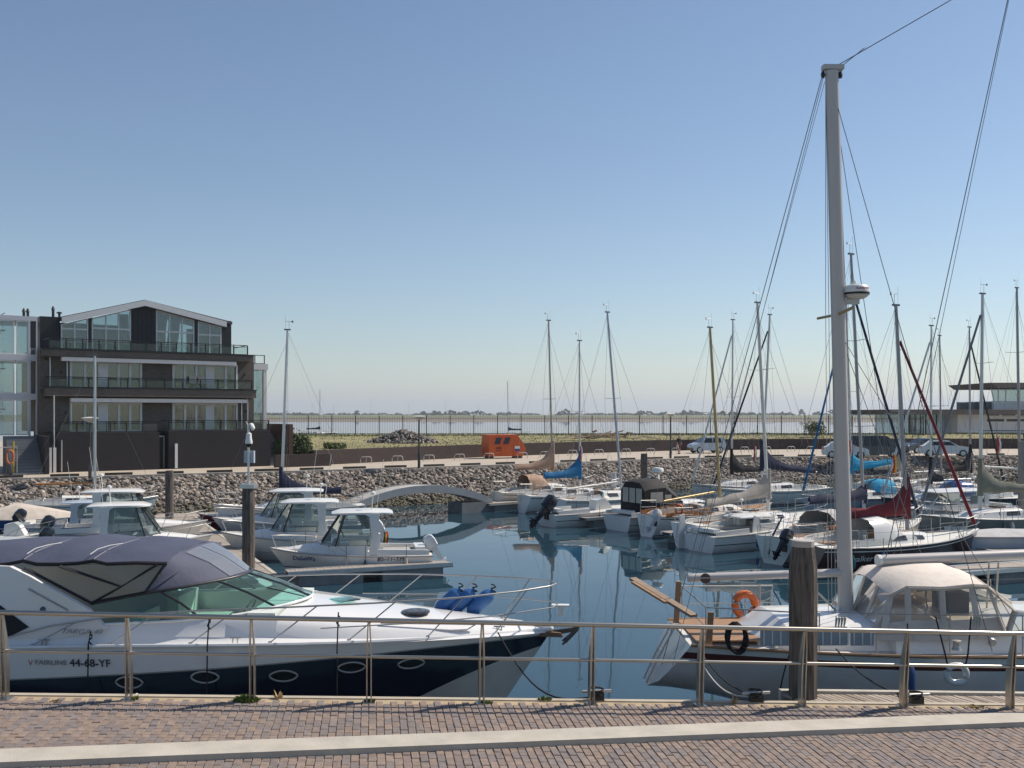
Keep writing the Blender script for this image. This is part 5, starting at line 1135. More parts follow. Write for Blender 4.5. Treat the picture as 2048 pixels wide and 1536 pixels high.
t, Hh, off, z0 = sailboat(1729,41.6,34,9.4,(1694,513),'pale green hulled sailboat with navy boom cover and black outboard',hull=palegreen,mast=greymast,cover=navy_c,coverh=.55,jib=navy_c,boomL=3.6,boomz=1.25,spread=2,tr=-.2,stripe=navyhull,mastf=.58,mr=.075,jibtop=.86,hood=grey_c)
outboard(t, off-.05, -.5, .75, motor_b, .7, .9); MB().tube([(off-.1,.25,.35),(off+.15,.25,1.1),(off+.6,.2,1.75)], .05, 6, r2=.03).build('blue_tiller_cover', navy_c, t)
t, Hh, off, z0 = sailboat(1815,37.9,24,8.5,(1787,613),'maroon hulled sailboat with white stripe, red sail cover and red furled jib',hull=maroon,stripe=inkwhite,bot=maroon,mast=greymast,cover=red_c,coverh=1.35,jib=red_c,boomL=3.1,boomz=.95,hood=white,mr=.085,fr=(1.05,1.0,1.25),jibtop=.87,wins=2,cab=(.36,.60,.40))
hulltext(t,Hh,off,'windwalker',off+1.25,.60,.34,inkwhite,-1,0,1.0)
for x in (off+1.0,off+2.8): fender(t, x, -1.16, .5, M('fender_teal',(.01,.13,.17),.5), .09, .45)
horseshoe(W(1668,1062,39.2),0,.4,.5,.08,'small orange horseshoe lifebuoy half hidden behind the tallest mast')
motorboat(2075,40.5,4,7.0,'pale blue grey hull with high flat side at the right edge',paleblue,'low',2.5,canvas=grey_c,fr=(.95,.95,1.1),stripe=white,covh=.25)
# rows with bows to the left
sailboat(1463,67,206,7.6,(1466,640),'slim masted sailboat with black sail cover near the rocks',mast=whitealu,cover=black_c,coverh=1.5,boomL=2.8,boomz=.9,jib=whitealu)
sailboat(1523,63.5,206,9.0,(1542,629),'sailboat with navy sail cover and black furled jib near the rocks',mast=whitealu,cover=navy_c,coverh=1.7,jib=black_c,boomL=4.6,boomslope=-.4,boomz=1.35,spread=2,hull=white,mr=.08)
sailboat(1703,58,205,8.6,(1690,600),'sailboat with turquoise sail cover behind the tallest mast',mast=whitealu,cover=teal_c,coverh=1.0,jib=blue_c,boomL=3.2,boomz=1.5,boomslope=.35,hood=teal_c,hull=paleblue)
sailboat(1861,56.5,205,8.6,(1863,652),'navy hulled sailboat with red bottom and black sail bag',hull=navyhull,bot=antired,mast=alu,cover=black_c,coverh=1.3,coverlen=.9,boomL=3.2,jib=whitealu,hood=bluehull)
sailboat(1883,66,30,7.6,(1878,672),'sailboat with grey mast in the farthest row at the right',mast=greymast,cover=None,hull=white)
sailboat(1941,64,30,8.2,(1938,655),'sailboat with black sail cover in the farthest row at the right',mast=greymast,cover=black_c,coverh=1.6,boomL=2.6,jib=black_c,boomz=1.2,hull=white)
t, Hh, off, z0 = sailboat(1960,46.6,200,8.4,(1966,588),'grey hulled sailboat with olive sail cover and grey furled jib at the right',hull=greyhull,mast=whitealu,cover=olive_c,coverh=1.5,jib=M('jib_grey',(.17,.18,.19),.8),boomL=3.8,boomz=1.15,spread=2,mr=.085,hood=None,stripe=greyhull)
for k in range(3):
    tt = .86-k*.045; v = Hh.pt(tt,.62,1); v2 = Hh.pt(tt+.02,.62,1); an = math.atan2(v2.y-v.y,v2.x-v.x)
    MB().lathe([(.17,0),(.17,.012)], (v.x+off,v.y+.01,v.z), 18, 0, Matrix.Rotation(an,3,'Z') @ Matrix.Rotation(R(-90),3,'X')).build('round_emblem', inkwhite, t)
sailboat(2040,60,30,10.0,(2031,577),'dark navy hulled sailboat with bare white boom at the right edge',hull=navyhull,mast=greymast,boomm=whitealu,cover=None,boomL=3.4,boomz=1.5,boomslope=.2,spread=2,mr=.09)
motorboat(1905,51,206,7.6,'white cabin cruiser with long side windows right of the red sail cover',white,'cruiser',2.6,ph=(.30,.70,.95),fr=(.9,.9,1.15),stripe=navyhull)
sailboat(1800,70,28,7.0,(1797,700),'small white sailboat with plain mast hard by the rocks',mast=whitealu,cover=taupe_c,coverh=.8)
# moored out in the estuary
sailboat(640,250,20,9.5,(640,782),'distant white sailboat moored in the estuary at the left of the fence',mast=alu,cover=navy_c,mr=.09,group='sailboats out in the estuary'); sailboat(1017,235,200,9.5,(1015,765),'distant white sailboat with navy cover moored behind the orange container',mast=alu,cover=navy_c,mr=.09,group='sailboats out in the estuary')
# courtesy flags on the jib stays and the ensign of the small boats
def flag(px, py, D, w0, h, label, ms=(flag_r,flag_y), pole=.9):
    w = w0*.62; p = W(px,py,D); t = thing('flag', label, 'flag', p-Vector((0,0,pole)), 0, 'small flags on the boats'); MB().tube([(0,0,0),(0,0,pole+.1)], .010, 5).build('staff', wire, t)
    for k, m in enumerate(ms):
        mb = MB(); n = 6; vs = []
        for i in range(n+1):
            u = i/n; y = .05*math.sin(u*7+k); x = lerp(k/len(ms)*w*.5,(k+1)/len(ms)*w*.5,.5)*.3+u*w*.35; vs += [(w*(k/len(ms))*.9+.02*math.sin(u*5), y, -u*h),(w*((k+1)/len(ms))*.9+.02*math.sin(u*5), y+.01, -u*h-.05)]
        mb.add(vs, [(2*i,2*i+1,2*i+3,2*i+2) for i in range(n)]); mb.build('stripe_cloth', m, t, smooth=60)
flag(767,1015,38.5,.32,.55,'black yellow and red ensign drooping at the stern of a small white boat',(black,flag_y,flag_r)); flag(1507,862,60,.35,.9,'red and white pennant hanging near the centre masts',(flag_r,inkwhite)); flag(1786,868,44,.3,.8,'red and yellow pennant hanging right of the tallest mast',(flag_r,flag_y)); flag(1994,838,50,.35,.8,'red and white pennant in front of the harbour office',(flag_r,inkwhite)); flag(1698,845,52,.3,.8,'small red pennant just right of the tallest mast',(flag_r,inkwhite)); flag(1160,862,60,.25,.9,'faded red pennant on the blue covered sailboat mast',(flag_r,inkwhite))
# ================================================================ MOTOR YACHT in the foreground (bow to the right)
MY = thing('motor_yacht', 'large white motor yacht with navy hull band and navy canvas canopy in the foreground', 'motor yacht', (.75,18.3,WL), R(-3.8))
YH = Hull(12.6, 3.8, 1.62, 1.86, 1.86, .5, .93, 1.55, -.1, 2.5, .20, .95, .46); YO = -12.6
bandt = lambda t: lerp(1.10, 1.74, sstep(0,1,t))
mb = MB(); secs = []; n = 40; mis = None
for i in range(n+1):
    t = i/n; f = YH.z(t); bt = min(bandt(t), f-.03); bb = lerp(.0, 1.62, sstep(.50,1.05,t)**2.2) if t > .5 else 0; bb = min(bb, bt-.05)
    zs = [-.5,-.3,-.1,bb*.5,bb,bb+.03,lerp(bb,bt,.5),bt,bt+.025,lerp(bt,f,.5),f]; ms = [0,0,0,1,1,2,2,2,3,4,4]
    port = [YH.pt(t,z,1)+Vector((YO,0,0)) for z in zs]; star = [YH.pt(t,z,-1)+Vector((YO,0,0)) for z in zs]
    secs.append(port[::-1]+star[1:]); mis = ms[1:][::-1]+ms[1:]
mb.loft(secs, close=False, caps=False, mis=mis); mb.f.append(list(range(len(secs[0])))); mb.mi.append(4)
yw = M('yacht_white', (.78,.77,.76), .16, var=.03, scale=.8, coat=.5)
mb.build('hull', [antifoul, lowgrey, navyhull, steel, yw], MY, smooth=40)
YH.rub(MY, M('rub_white',(.7,.7,.69),.35), .035, YO)
# deck and coachroof forward of the windscreen
ST = [(-.05,.05,1.80,.03,1.80,.02,1.80,1.81),(-.6,.60,1.86,.45,1.875,.30,1.91,1.94),(-1.5,1.04,1.88,.82,1.89,.62,2.0,2.07),(-3.0,1.50,1.88,1.22,1.90,1.0,2.10,2.22),(-4.0,1.68,1.88,1.38,1.92,1.18,2.2,2.31),(-4.75,1.78,1.87,1.46,1.94,1.28,2.27,2.37)]
def prof(s): x, yg, zg, yi, zi, ys, zs, zc = s; h = [(yg,zg),(lerp(yg,yi,.5),zg+.03),(yi,zi),(lerp(yi,ys,.35),lerp(zi,zs,.6)),(ys,zs),(ys*.5,lerp(zs,zc,.75)),(0,zc)]; return [Vector((x,-y,z)) for y, z in h]+[Vector((x,y,z)) for y, z in reversed(h[:-1])]
mb = MB(); mb.loft([prof(s) for s in ST], close=False, caps=False); mb.build('foredeck', yw, MY, smooth=45)
# side coamings aft of the screen
for sd in (-1,1):
    S = []
    for x, yg, zg, yi, zi, ys, zs in [(-4.74,1.78,1.87,1.46,1.94,1.30,2.27),(-5.6,1.84,1.85,1.56,1.96,1.44,2.27),(-6.6,1.87,1.82,1.63,1.97,1.52,2.22),(-7.7,1.88,1.78,1.66,1.98,1.57,2.17),(-8.6,1.88,1.74,1.68,1.95,1.60,2.25),(-10.5,1.86,1.68,1.7,1.9,1.62,2.2),(-12.4,1.8,1.62,1.66,1.8,1.6,1.95)]:
        S.append([Vector((x,sd*yg,zg)),Vector((x,sd*lerp(yg,yi,.5),zg+.03)),Vector((x,sd*yi,zi)),Vector((x,sd*lerp(yi,ys,.5),lerp(zi,zs,.7))),Vector((x,sd*ys,zs)),Vector((x,sd*(ys-.10),zs)),Vector((x,sd*(ys-.13),1.3))])
    MB().loft(S, close=False, caps=False).build('side_coaming', yw, MY, smooth=45)
MB().bx(-12.4,-4.76,-1.5,1.5,1.26,1.30).build('cockpit_sole', teak, MY); MB().bx(-5.3,-4.80,-1.28,1.28,1.3,2.33).build('dashboard', M('dash_pale',(.62,.66,.62),.5), MY)
for x0, x1, y0, y1, h in [(-7.4,-6.4,-1.3,-.55,1.85),(-7.4,-6.4,.3,1.35,1.85),(-11.6,-9.6,.5,1.4,1.75),(-11.9,-11.2,-1.4,.4,1.8)]: MB().bx(x0,x1,y0,y1,1.302,h).bx(x0,x0+.22,y0,y1,h,h+.45).build('seat', M('seat_cream',(.62,.59,.52),.6), MY)
MB().tube([(-5.5+.12*math.cos(k*.4488),-.65+.24*math.sin(k*.4488),2.25+.2*math.cos(k*.4488)) for k in range(14)], .018, 6, closed=True).build('steering_wheel', black, MY)
# windscreen of green tinted glass in four panels
bot = [(-7.75,-1.60,2.16),(-6.4,-1.52,2.23),(-5.45,-1.28,2.30),(-4.72,-.62,2.38),(-4.52,0,2.40),(-4.72,.62,2.38),(-5.45,1.28,2.30),(-6.4,1.52,2.23),(-7.75,1.60,2.16)]
topw = [(-8.0,-1.50,2.50),(-7.05,-1.44,2.68),(-6.45,-1.22,2.76),(-5.85,-.55,2.81),(-5.72,0,2.82),(-5.85,.55,2.81),(-6.45,1.22,2.76),(-7.05,1.44,2.68),(-8.0,1.50,2.50)]
def spl(P, n):
    P = [Vector(p) for p in P]; out = []
    for i in range(len(P)-1):
        p0, p1, p2, p3 = P[max(0,i-1)], P[i], P[i+1], P[min(len(P)-1,i+2)]
        for k in range(n):
            t = k/n; out.append(.5*((2*p1)+(p2-p0)*t+(2*p0-5*p1+4*p2-p3)*t*t+(3*p1-p0-3*p2+p3)*t**3))
    return out+[P[-1]]
bots, tops = spl(bot,6), spl(topw,6)
for a, b in ((0,8),(8,16),(16,24),(24,32),(32,40),(40,48)):
    MB().loft([[bots[k],bots[k].lerp(tops[k],.5)+Vector((.03,0,.02)),tops[k]] for k in range(a,b+1)], close=False, caps=False).build('windscreen_pane', aquaglass, MY, smooth=80)
bot_, topw_ = bot, topw; bot, topw = bots, tops
MB().tube(topw, .03, 8).build('windscreen_top_frame', M('frame_dark',(.03,.03,.035),.4), MY, smooth=50); MB().tube(bot, .025, 8).build('windscreen_base_frame', yw, MY, smooth=50)
for i in (8,16,24,32,40): MB().tube([bot[i],bot[i].lerp(topw[i],.5)+Vector((.03,0,.02)),topw[i]], .022, 6).build('mullion', M('frame_dark',(.03,.03,.035),.4), MY)
q = MB(); q.tube([(-4.60,-.15,2.42),(-5.2,-.5,2.64)], .012, 5); q.build('wiper', black, MY)
# canvas canopy: roof loft, front panel with clear window, side panels
rt = []   # roof stations: x, centre z, edge z, half width
RS = [(-6.72,3.34,3.20,1.30),(-7.25,3.42,3.22,1.38),(-7.75,3.46,3.20,1.42),(-8.0,3.38,3.25,1.40),(-8.25,3.44,3.21,1.42),(-8.6,3.49,3.19,1.44),(-9.0,3.46,3.19,1.45),(-9.25,3.38,3.24,1.43),(-9.5,3.42,3.19,1.45),(-9.9,3.43,3.15,1.46),(-10.6,3.36,3.12,1.48),(-11.6,3.3,3.05,1.5)]
S = [[Vector((x,y*w,lerp(zc,ze,abs(y)**2.6))) for y in (-1,-.94,-.8,-.55,-.28,0,.28,.55,.8,.94,1)] for x, zc, ze, w in RS]
mb = MB(); mb.loft(S, close=False, caps=False); mb.build('canopy_roof', slate_c, MY, smooth=50)
seam = M('canvas_edge_black',(.012,.012,.018),.8)
for sd in (-1,1): MB().tube([Vector((x,sd*w*1.005,ze-.02)) for x, zc, ze, w in RS], .035, 6).build('canopy_edge', seam, MY, smooth=60)
for k in (3,7): MB().tube([v+Vector((0,0,.006)) for v in S[k]], .012, 6).build('canopy_hoop_seam', M('seam_pale',(.16,.165,.20),.8), MY)
for sx in (-8.1,-9.25):
    MB().tube([(sx,-1.33,3.33),(sx+.05,-1.15,3.40),(sx+.16,-.9,3.435),(sx+.30,-.7,3.445)], .010, 5).build('piping', M('piping_white',(.5,.5,.52),.7), MY)
vinyl_f = MG('front_vinyl', (.82,.85,.90), .35, .06, 2.0)
F0 = [Vector(p) for p in topw_[1:8]]; F1 = [S[0][k] for k in (0,2,3,5,7,8,10)]
def lift(v): return v+Vector((.012,0,.015))
mb = MB(); mb.loft([F0,[a.lerp(b,.5)+Vector((.05,0,.03)) for a, b in zip(F0,F1)],F1], close=False, caps=False)
fp = mb.build('canopy_front', slate_c, MY, smooth=50)
for k0, k1 in ((2,3),(3,4)):
    def g(k,f): 
        a, b = F0[k], F1[k]; m_ = a.lerp(b,.5)+Vector((.05,0,.03)); v = a.lerp(m_,f*2) if f < .5 else m_.lerp(b,f*2-1); return lift(v)
    MB().loft([[g(k0,f).lerp(g(k1,f),.03),g(k0,f).lerp(g(k1,f),.97)] for f in (.04,.2,.35,.5,.65,.8,.93)], close=False, caps=False).build('front_window', vinyl_f, MY)
for sd in (-1,1):
    # side clear panels and their dark frame strips
    P = {'a':(-9.15,sd*1.58,3.12),'b':(-8.05,sd*1.475,3.17),'c':(-6.75,sd*1.33,3.17),'d':(-7.05,sd*1.46,2.70),'e':(-8.0,sd*1.51,2.52),'f':(-8.72,sd*1.58,2.86)}
    V = {k: Vector(v) for k, v in P.items()}
    mb = MB(); mb.add([V[k] for k in 'aedcb'], [(0,1,2,3,4)]); mb.build('side_vinyl', MG('yacht_vinyl_lit_tint', (.86,.80,.68), .42, .08, 1.3), MY)  # cream in the vinyl colour stands for the sunlit interior behind it
    for p, q_ in (('a','e'),('e','d'),('d','c')): MB().tube([V[p],V[p].lerp(V[q_],.5),V[q_]], .045, 6, flat=.5).build('canvas_border', seam, MY)
    m1 = V['a'].lerp(V['b'],.45); m2 = V['b'].lerp(V['c'],.9); x1 = V['e'].lerp(V['d'],.05)
    MB().tube([V['a'].lerp(V['b'],.55),V['e'].lerp(V['c'],.42)], .055, 6, flat=.4).build('canvas_border', seam, MY); MB().tube([x1,V['e'].lerp(V['c'],.42),m2], .055, 6, flat=.4).build('canvas_border', seam, MY)
    MB().tube([V['c'].lerp(V['b'],.15)+Vector((0,-sd*.06,0)),V['d']+Vector((-.1,-sd*.08,.0))], .022, 6).build('hood_frame', steel, MY)
    # radar arch side plate
    y0, y1 = sd*1.60, sd*1.70
    MB().prism([(-7.62,2.10),(-7.95,2.44),(-9.0,3.0),(-9.35,3.16),(-11.2,3.22),(-12.0,3.16),(-11.4,2.7),(-10.6,2.2),(-10.2,1.9),(-8.6,1.9)],1,min(y0,y1),max(y0,y1)).build('radar_arch_side', yw, MY)
    y0, y1 = sd*1.702, sd*1.725; MB().prism([(-9.35,1.95),(-9.0,2.12),(-9.6,2.55),(-10.4,2.75),(-10.4,1.80),(-9.7,1.78)],1,min(y0,y1),max(y0,y1)).build('aft_canvas', seam, MY); y0, y1 = sd*1.726, sd*1.735; MB().prism([(-9.5,2.25),(-9.75,2.50),(-10.3,2.64),(-10.3,2.12)],1,min(y0,y1),max(y0,y1)).build('aft_window', M('smoke_vinyl',(.08,.085,.09),.1), MY)
    MB().tube([(-9.0,sd*1.71,2.78),(-8.3,sd*1.705,2.42)], .016, 6).build('grab_rail', inkgrey, MY); MB().lathe([(.05,0),(.045,.03),(.01,.05)], (-8.75,sd*1.70,2.43), 12, 0, Matrix.Rotation(R(90 if sd < 0 else -90),3,'X')).build('nav_light', M('nav_dark',(.05,.07,.13),.2), MY)
MB().bx(-12.0,-10.2,-1.6,1.6,3.18,3.26).build('radar_arch_top', yw, MY)
# portholes: two rings each
for px in (260,410,567,703,822):
    # find hull position on the near side
    best = None
    py = {260:1365,410:1356,567:1347,703:1338,822:1328}[px]
    for k in range(400):
        t = .2+.72*k/400
        for zz_ in [1.2]:
            pass
        # march z along the side
        for j in range(10):
            z = .45+j*.11; v = YH.pt(t,z,-1); w = MY.matrix_world.to_3x3() if False else None
            lx = v.x+YO; c_, s_ = math.cos(R(-3.8)), math.sin(R(-3.8)); X = .75+lx*c_-v.y*s_; Yw = 18.3+lx*s_+v.y*c_; Z = v.z+WL
            e = abs(CX+F*X/Yw-px)+abs(HY-F*(Z-EYE)/Yw-py)
            if best is None or e < best[0]: best = (e,t,z)
    _, t, z = best
    for sd in (-1,1):
        v = YH.pt(t,z,sd); v2 = YH.pt(t+.01,z,sd); vz = YH.pt(t,z+.1,sd); tx = (v2-v).normalized(); tz = (vz-v).normalized(); nr = tx.cross(tz).normalized()
        if nr.y*sd < 0: nr = -nr
        c = v+Vector((YO,0,0))+nr*.012
        def el(a, s=1.0): ca, sa = math.cos(a), math.sin(a); return c+tx*(.235*s*ca)+tz*(.105*s*(abs(sa)**1.25)*(1 if sa > 0 else -1))
        o = MB().tube([el(k*math.pi/14) for k in range(28)], .017, 8, closed=True).build('porthole', steel, MY, smooth=60)
        MB().add([el(k*math.pi/14,.95) for k in range(28)], [tuple(range(28))]).build('porthole_glass', M('porthole_glass',(.012,.012,.014),.05), o)
# bow rail
def yrail(x, y, z): return Vector((x,y,z))
for sd in (-1,1):
    tp = [(-9.35,1.80,1.95),(-8.6,1.80,2.16),(-7.4,1.82,2.36),(-6.0,1.80,2.46),(-4.4,1.74,2.53),(-3.0,1.55,2.58),(-1.6,1.18,2.62),(-.6,.72,2.66),(-.05,.26,2.68)]
    P = [Vector((x,sd*y,z)) for x, y, z in tp]; MB().tube(P, .016, 8).build('bow_rail', steel, MY, smooth=50)
    md = [(-3.9,1.66,2.16),(-2.2,1.36,2.22),(-1.0,.92,2.26),(.0,.28,2.30)]; MB().tube([Vector((x,sd*y,z)) for x, y, z in md], .011, 6).build('middle_rail', steel, MY, smooth=50)
    for xb, xt_ in ((-8.9,-8.1),(-7.5,-6.7),(-6.1,-5.3),(-4.75,-3.95),(-3.45,-2.65),(-2.15,-1.5),(-1.0,-.45)):
        tb_ = (xb-YO)/12.6; b = YH.sheer(tb_,sd,.02,.08)+Vector((YO,0,0))
        for i in range(len(tp)-1):
            if tp[i][0] <= xt_ <= tp[i+1][0]: u = (xt_-tp[i][0])/(tp[i+1][0]-tp[i][0]); e_ = P[i].lerp(P[i+1],u)
        MB().tube([b,e_], .013, 6).build('stanchion', steel, MY, smooth=50); MB().lathe([(.04,0),(.03,.02)], b, 8).build('stanchion_foot', steel, MY)
MB().tube([(-.05,-.26,2.68),(.06,0,2.68),(-.05,.26,2.68)], .016, 8).build('bow_rail', steel, MY, smooth=50); MB().tube([(.0,-.28,2.30),(.10,0,2.31),(.0,.28,2.30)], .011, 6).build('middle_rail', steel, MY, smooth=50)
q = MB(); q.bx(-.02,.30,-.08,.08,2.27,2.30); q.bx(.10,.20,-.05,.05,2.10,2.27); q.build('bow_light', white, MY); 
q = MB(); q.prism([(-.6,1.86),(.15,1.80),(.18,1.72),(-.5,1.74)],1,-.12,.12); q.build('anchor_roller', M('teak_dark',(.16,.10,.06),.6), MY)
q = MB(); q.prism([(.0,1.83),(.35,1.88),(.50,1.94),(.46,1.82),(.25,1.60),(.18,1.58),(.34,1.80),(.0,1.74)],1,-.03,.03); q.tube([(.18,-.16,1.60),(.44,0,1.86),(.18,.16,1.60)], .02, 6); q.build('anchor', M('anchor_steel',(.10,.09,.085),.4,.7), MY)
# hatches, cleats, rail on coachroof
MB().lathe([(.26,0),(.26,.03),(.2,.045)], (-2.5,-.25,2.17), 20).build('deck_hatch', darkglass, MY); MB().lathe([(.3,0),(.3,.02)], (-3.9,.1,2.32), 4).build('deck_hatch', aquaglass, MY)
MB().tube([(-3.5,-1.16,2.0),(-3.7,-1.2,1.95),(-1.5,-.78,1.98),(-1.35,-.7,2.06),(-3.0,-1.02,2.13)], .014, 6).build('coachroof_rail', steel, MY)
for x in (-5.35,-.95,-8.7):
    tb_ = (x-YO)/12.6
    for sd in (-1,1): b = YH.sheer(tb_,sd,.03,.12)+Vector((YO,0,0)); q = MB(); q.tube([b+Vector((-.1,0,.07)),b+Vector((.1,0,.07))], .014, 6); q.tube([b+Vector((-.04,0,-.02)),b+Vector((-.04,0,.07))], .012, 6); q.tube([b+Vector((.04,0,-.02)),b+Vector((.04,0,.07))], .012, 6); q.build('cleat', steel, MY)
# lettering
def ytext(s, px, py, size, m, shear=0, sx=1.0):
    best = None
    for k in range(300):
        t = .1+.5*k/300
        for j in range(24):
            z = .5+j*.07
            if z > YH.z(t): continue
            v = YH.pt(t,z,-1); lx = v.x+YO; c_, s_ = math.cos(R(-3.8)), math.sin(R(-3.8)); X = .75+lx*c_-v.y*s_; Yw = 18.3+lx*s_+v.y*c_; e = abs(CX+F*X/Yw-px)+abs(HY-F*(v.z+WL-EYE)/Yw-py)
            if best is None or e < best[0]: best = (e,t,z)
    _, t, z = best; return hulltext(MY, YH, YO, s, YH.pt(t,z,-1).x+YO, z, size, m, -1, shear, sx, .02)
ytext('44-68-YF',181,1325,.195,ink); ytext('FAIRLINE',103,1329,.125,inkgrey,0,1.15); 
q = text('emblem','V',.13,ink_red,MY,(-8.83,-1.955,1.56),(R(90),0,0),.004); text('lettering','TARGA 40',.115,inkgrey,MY,(-8.05,-1.745,2.06),(R(78),0,0),.004,.3,1.4)
MB().bx(-9.9,-8.6,-1.91,-1.885,.50,.78).build('exhaust_recess', black, MY)
# fender lines hanging over the side
for px, zt_ in ((171,2.1),(420,2.4),(687,2.48)):
    X = (px-CX)*16.5/F; lx = X-.75
    o = MB().tube([(lx,-1.86,zt_),(lx,-1.95,1.9),(lx,-1.97,1.2),(lx,-1.96,.25)], .012, 6).build('fender_line', rope_b, MY); MB().tube([(lx+.03*math.sin(k*1.2),-1.87,zt_-.05-.03*k) for k in range(7)], .014, 5).build('knot', rope_b, o)
# blue fenders standing on the foredeck, things of their own
Mm = Matrix.Translation(MY.location) @ Matrix.Rotation(R(-3.8),4,'Z')
for k, (x, y) in enumerate([(-2.25,.62),(-1.98,.60),(-1.62,.55)]):
    loc = Mm @ Vector((x,y,1.99)); t = thing('fender', 'blue fender leaning on the foredeck of the motor yacht, %s of three' % ('left','middle','right')[k], 'fender', loc, R(-3.8), 'blue fenders on the motor yacht foredeck')
    ro = Matrix.Rotation(R(46),3,'Y'); MB().lathe([(.04,0),(.115,.07),(.135,.14),(.135,.50),(.11,.58),(.04,.63),(.03,.67)], (0,0,0), 18, 0, ro).build('body', bluefend, t, smooth=50)
    tip = ro @ Vector((0,0,.66)); MB().tube([tip+Vector((.05*math.sin(j*1.3),.05*math.cos(j*1.7),.02*j-.05)) for j in range(9)], .014, 5).build('line', rope_b, t)
# mooring line of the yacht to the bollard on the edge
a = Mm @ Vector((-.95,-.75,1.93)); b = PM @ Vector((s_of(1195),.19,.05)); ml = [a.lerp(b,f)-Vector((0,0,.55*math.sin(math.pi*f)*.8)) for f in [k/12 for k in range(13)]]
tag(MB().tube(ml, .014, 6).build('mooring_line', rope_b), 'dark mooring line from the motor yacht bow down to the promenade edge', 'rope')
def bollard(px, label, kind='mooring cleats on the promenade edge'):
    p = PM @ Vector((s_of(px),.19,.012)); t = thing('mooring_cleat', label, 'cleat', p, math.atan2(RD.y,RD.x), kind); MB().bx(-.09,.09,-.04,.04,0,.09).build('base', black, t); MB().tube([(-.19,0,.11),(.19,0,.11)], .02, 8).build('horn', steel, t)
    MB().tube([(.07*math.cos(k*.9)*(1+.02*k),.05*math.sin(k*.9),.02+.008*k) for k in range(20)], .013, 5).build('rope_turns', rope_b, t)
bollard(1200,'black cleat with rope at the edge under the open water'); bollard(1523,'cleat with rope turns left of the thick timber pile')
bollard(1848,'cleat with pale rope right of the thick timber pile')
# ================================================================ KETCH in the foreground right (stern at the left)
KA = R(1.5); KX, KY = 2.55, 19.15; KT = thing('ketch', 'large white ketch with cream cockpit canvas and tall mizzen mast in the foreground', 'sailboat', (KX,KY,WL), KA, None)
KH = Hull(14.0,3.75,1.60,1.53,1.95,.55,.60,1.6,-.62,2.3,.34,.9,.46); KH.cs = .58; KH.es = .5; KO = .66
khull = M('ketch_hull',(.78,.76,.74),.25,var=.05,coat=.3)
KH.build(KT, [(.08,1),(-.26,2),(-.13,3),(99,4)], [khull, khull, khull, M('mahogany_stripe',(.11,.03,.025),.4), white], n=34, off=KO); KH.deck(KT, deckm, KO, .08, .05, 34); KH.rub(KT, teak, .03, KO, .01, 'toe_rail')
def kw(px, py, D): # world px -> ketch local
    v = W(px,py,D)-Vector((KX,KY,WL)); c_, s_ = math.cos(-KA), math.sin(-KA); return Vector((v.x*c_-v.y*s_, v.x*s_+v.y*c_, v.z))
# transom ladder, stern boards, aft deck
MB().bx(.8,2.1,-.95,.95,1.63,1.655).build('teak_aft_deck', teak, KT)
lad = MB()
for y in (-.2,.12): lad.tube([(.55,y,1.75),(.22,y,1.15),(.0,y,.68)], .018, 6)
for f in (.15,.45,.75,.95): lad.tube([(.55-.55*f,-.2,1.75-1.07*f),(.55-.55*f,.12,1.75-1.07*f)], .016, 6)
lad.build('stern_ladder', steel, KT, smooth=50)
for p in ((1.02,-1.08,1.6,2.2),(.78,.75,1.62,2.45)): MB().box((p[0],p[1],(p[2]+p[3])/2),(.10,.06,p[3]-p[2]),(0,.06,0)).build('stern_post', teak, KT)
a = kw(1265,1157,19.8); b = kw(1388,1232,18.2); o = MB().box((a+b)/2,((b-a).length,.16,.05),(b-a).to_track_quat('X','Z').to_matrix()).build('gangplank', M('plank_brown',(.24,.17,.12),.7,var=.25,stretch=(1,6,6)), KT); MB().box((a+b)/2+Vector((-.25,.02,.08)),((b-a).length*.55,.07,.04),(b-a).to_track_quat('X','Z').to_matrix()).build('plank_batten', teak, KT)
pulpit(KT, KH, KO, .70, fwd=False); rails(KT, KH, KO, steel, .14, .95, 9, .74, 'stanchion', .08, (1.0,.52))
# deckhouse aft with ribbed grey panels, main cabin, windscreen
ds = [(1.95,.95,.80,1.5,1.62),(2.45,1.15,1.0,1.5,1.93),(4.6,1.25,1.12,1.5,1.97),(6.2,1.35,1.2,1.5,1.97)]; trunk(KT, ds, white, 'aft_cabin')
def ribpanel(x0, x1, z0, z1, y):
    o = MB().bx(x0,x1,y-.02,y,z0,z1).build('side_cloth', M('ribbed_panel_grey',(.33,.34,.36),.6,var=.06), KT)
    k = x0+.05
    while k < x1: MB().bx(k,k+.022,y-.034,y-.021,z0+.02,z1-.02).build('rib', white, o); k += .15
ribpanel(1.80,3.35,1.70,2.03,-1.58); ribpanel(3.4,3.82,1.70,2.02,-1.60)
ms = [(4.3,1.45,1.35,1.5,1.92),(6.5,1.45,1.32,1.5,1.94),(9.2,1.4,1.2,1.5,1.98),(12,.9,.6,1.6,1.95)]; mc = trunk(KT, ms, white, 'main_cabin'); sidewin(mc, ms, 7.0, 8.6, .35, .8, M('cabin_window_brown',(.08,.05,.045),.15))
for x in (6.0,8.3): MB().lathe([(.08,0),(.06,.05)], (x,-1.5,1.72), 10, 0, Matrix.Rotation(R(90),3,'X')).build('vent', steel, KT)
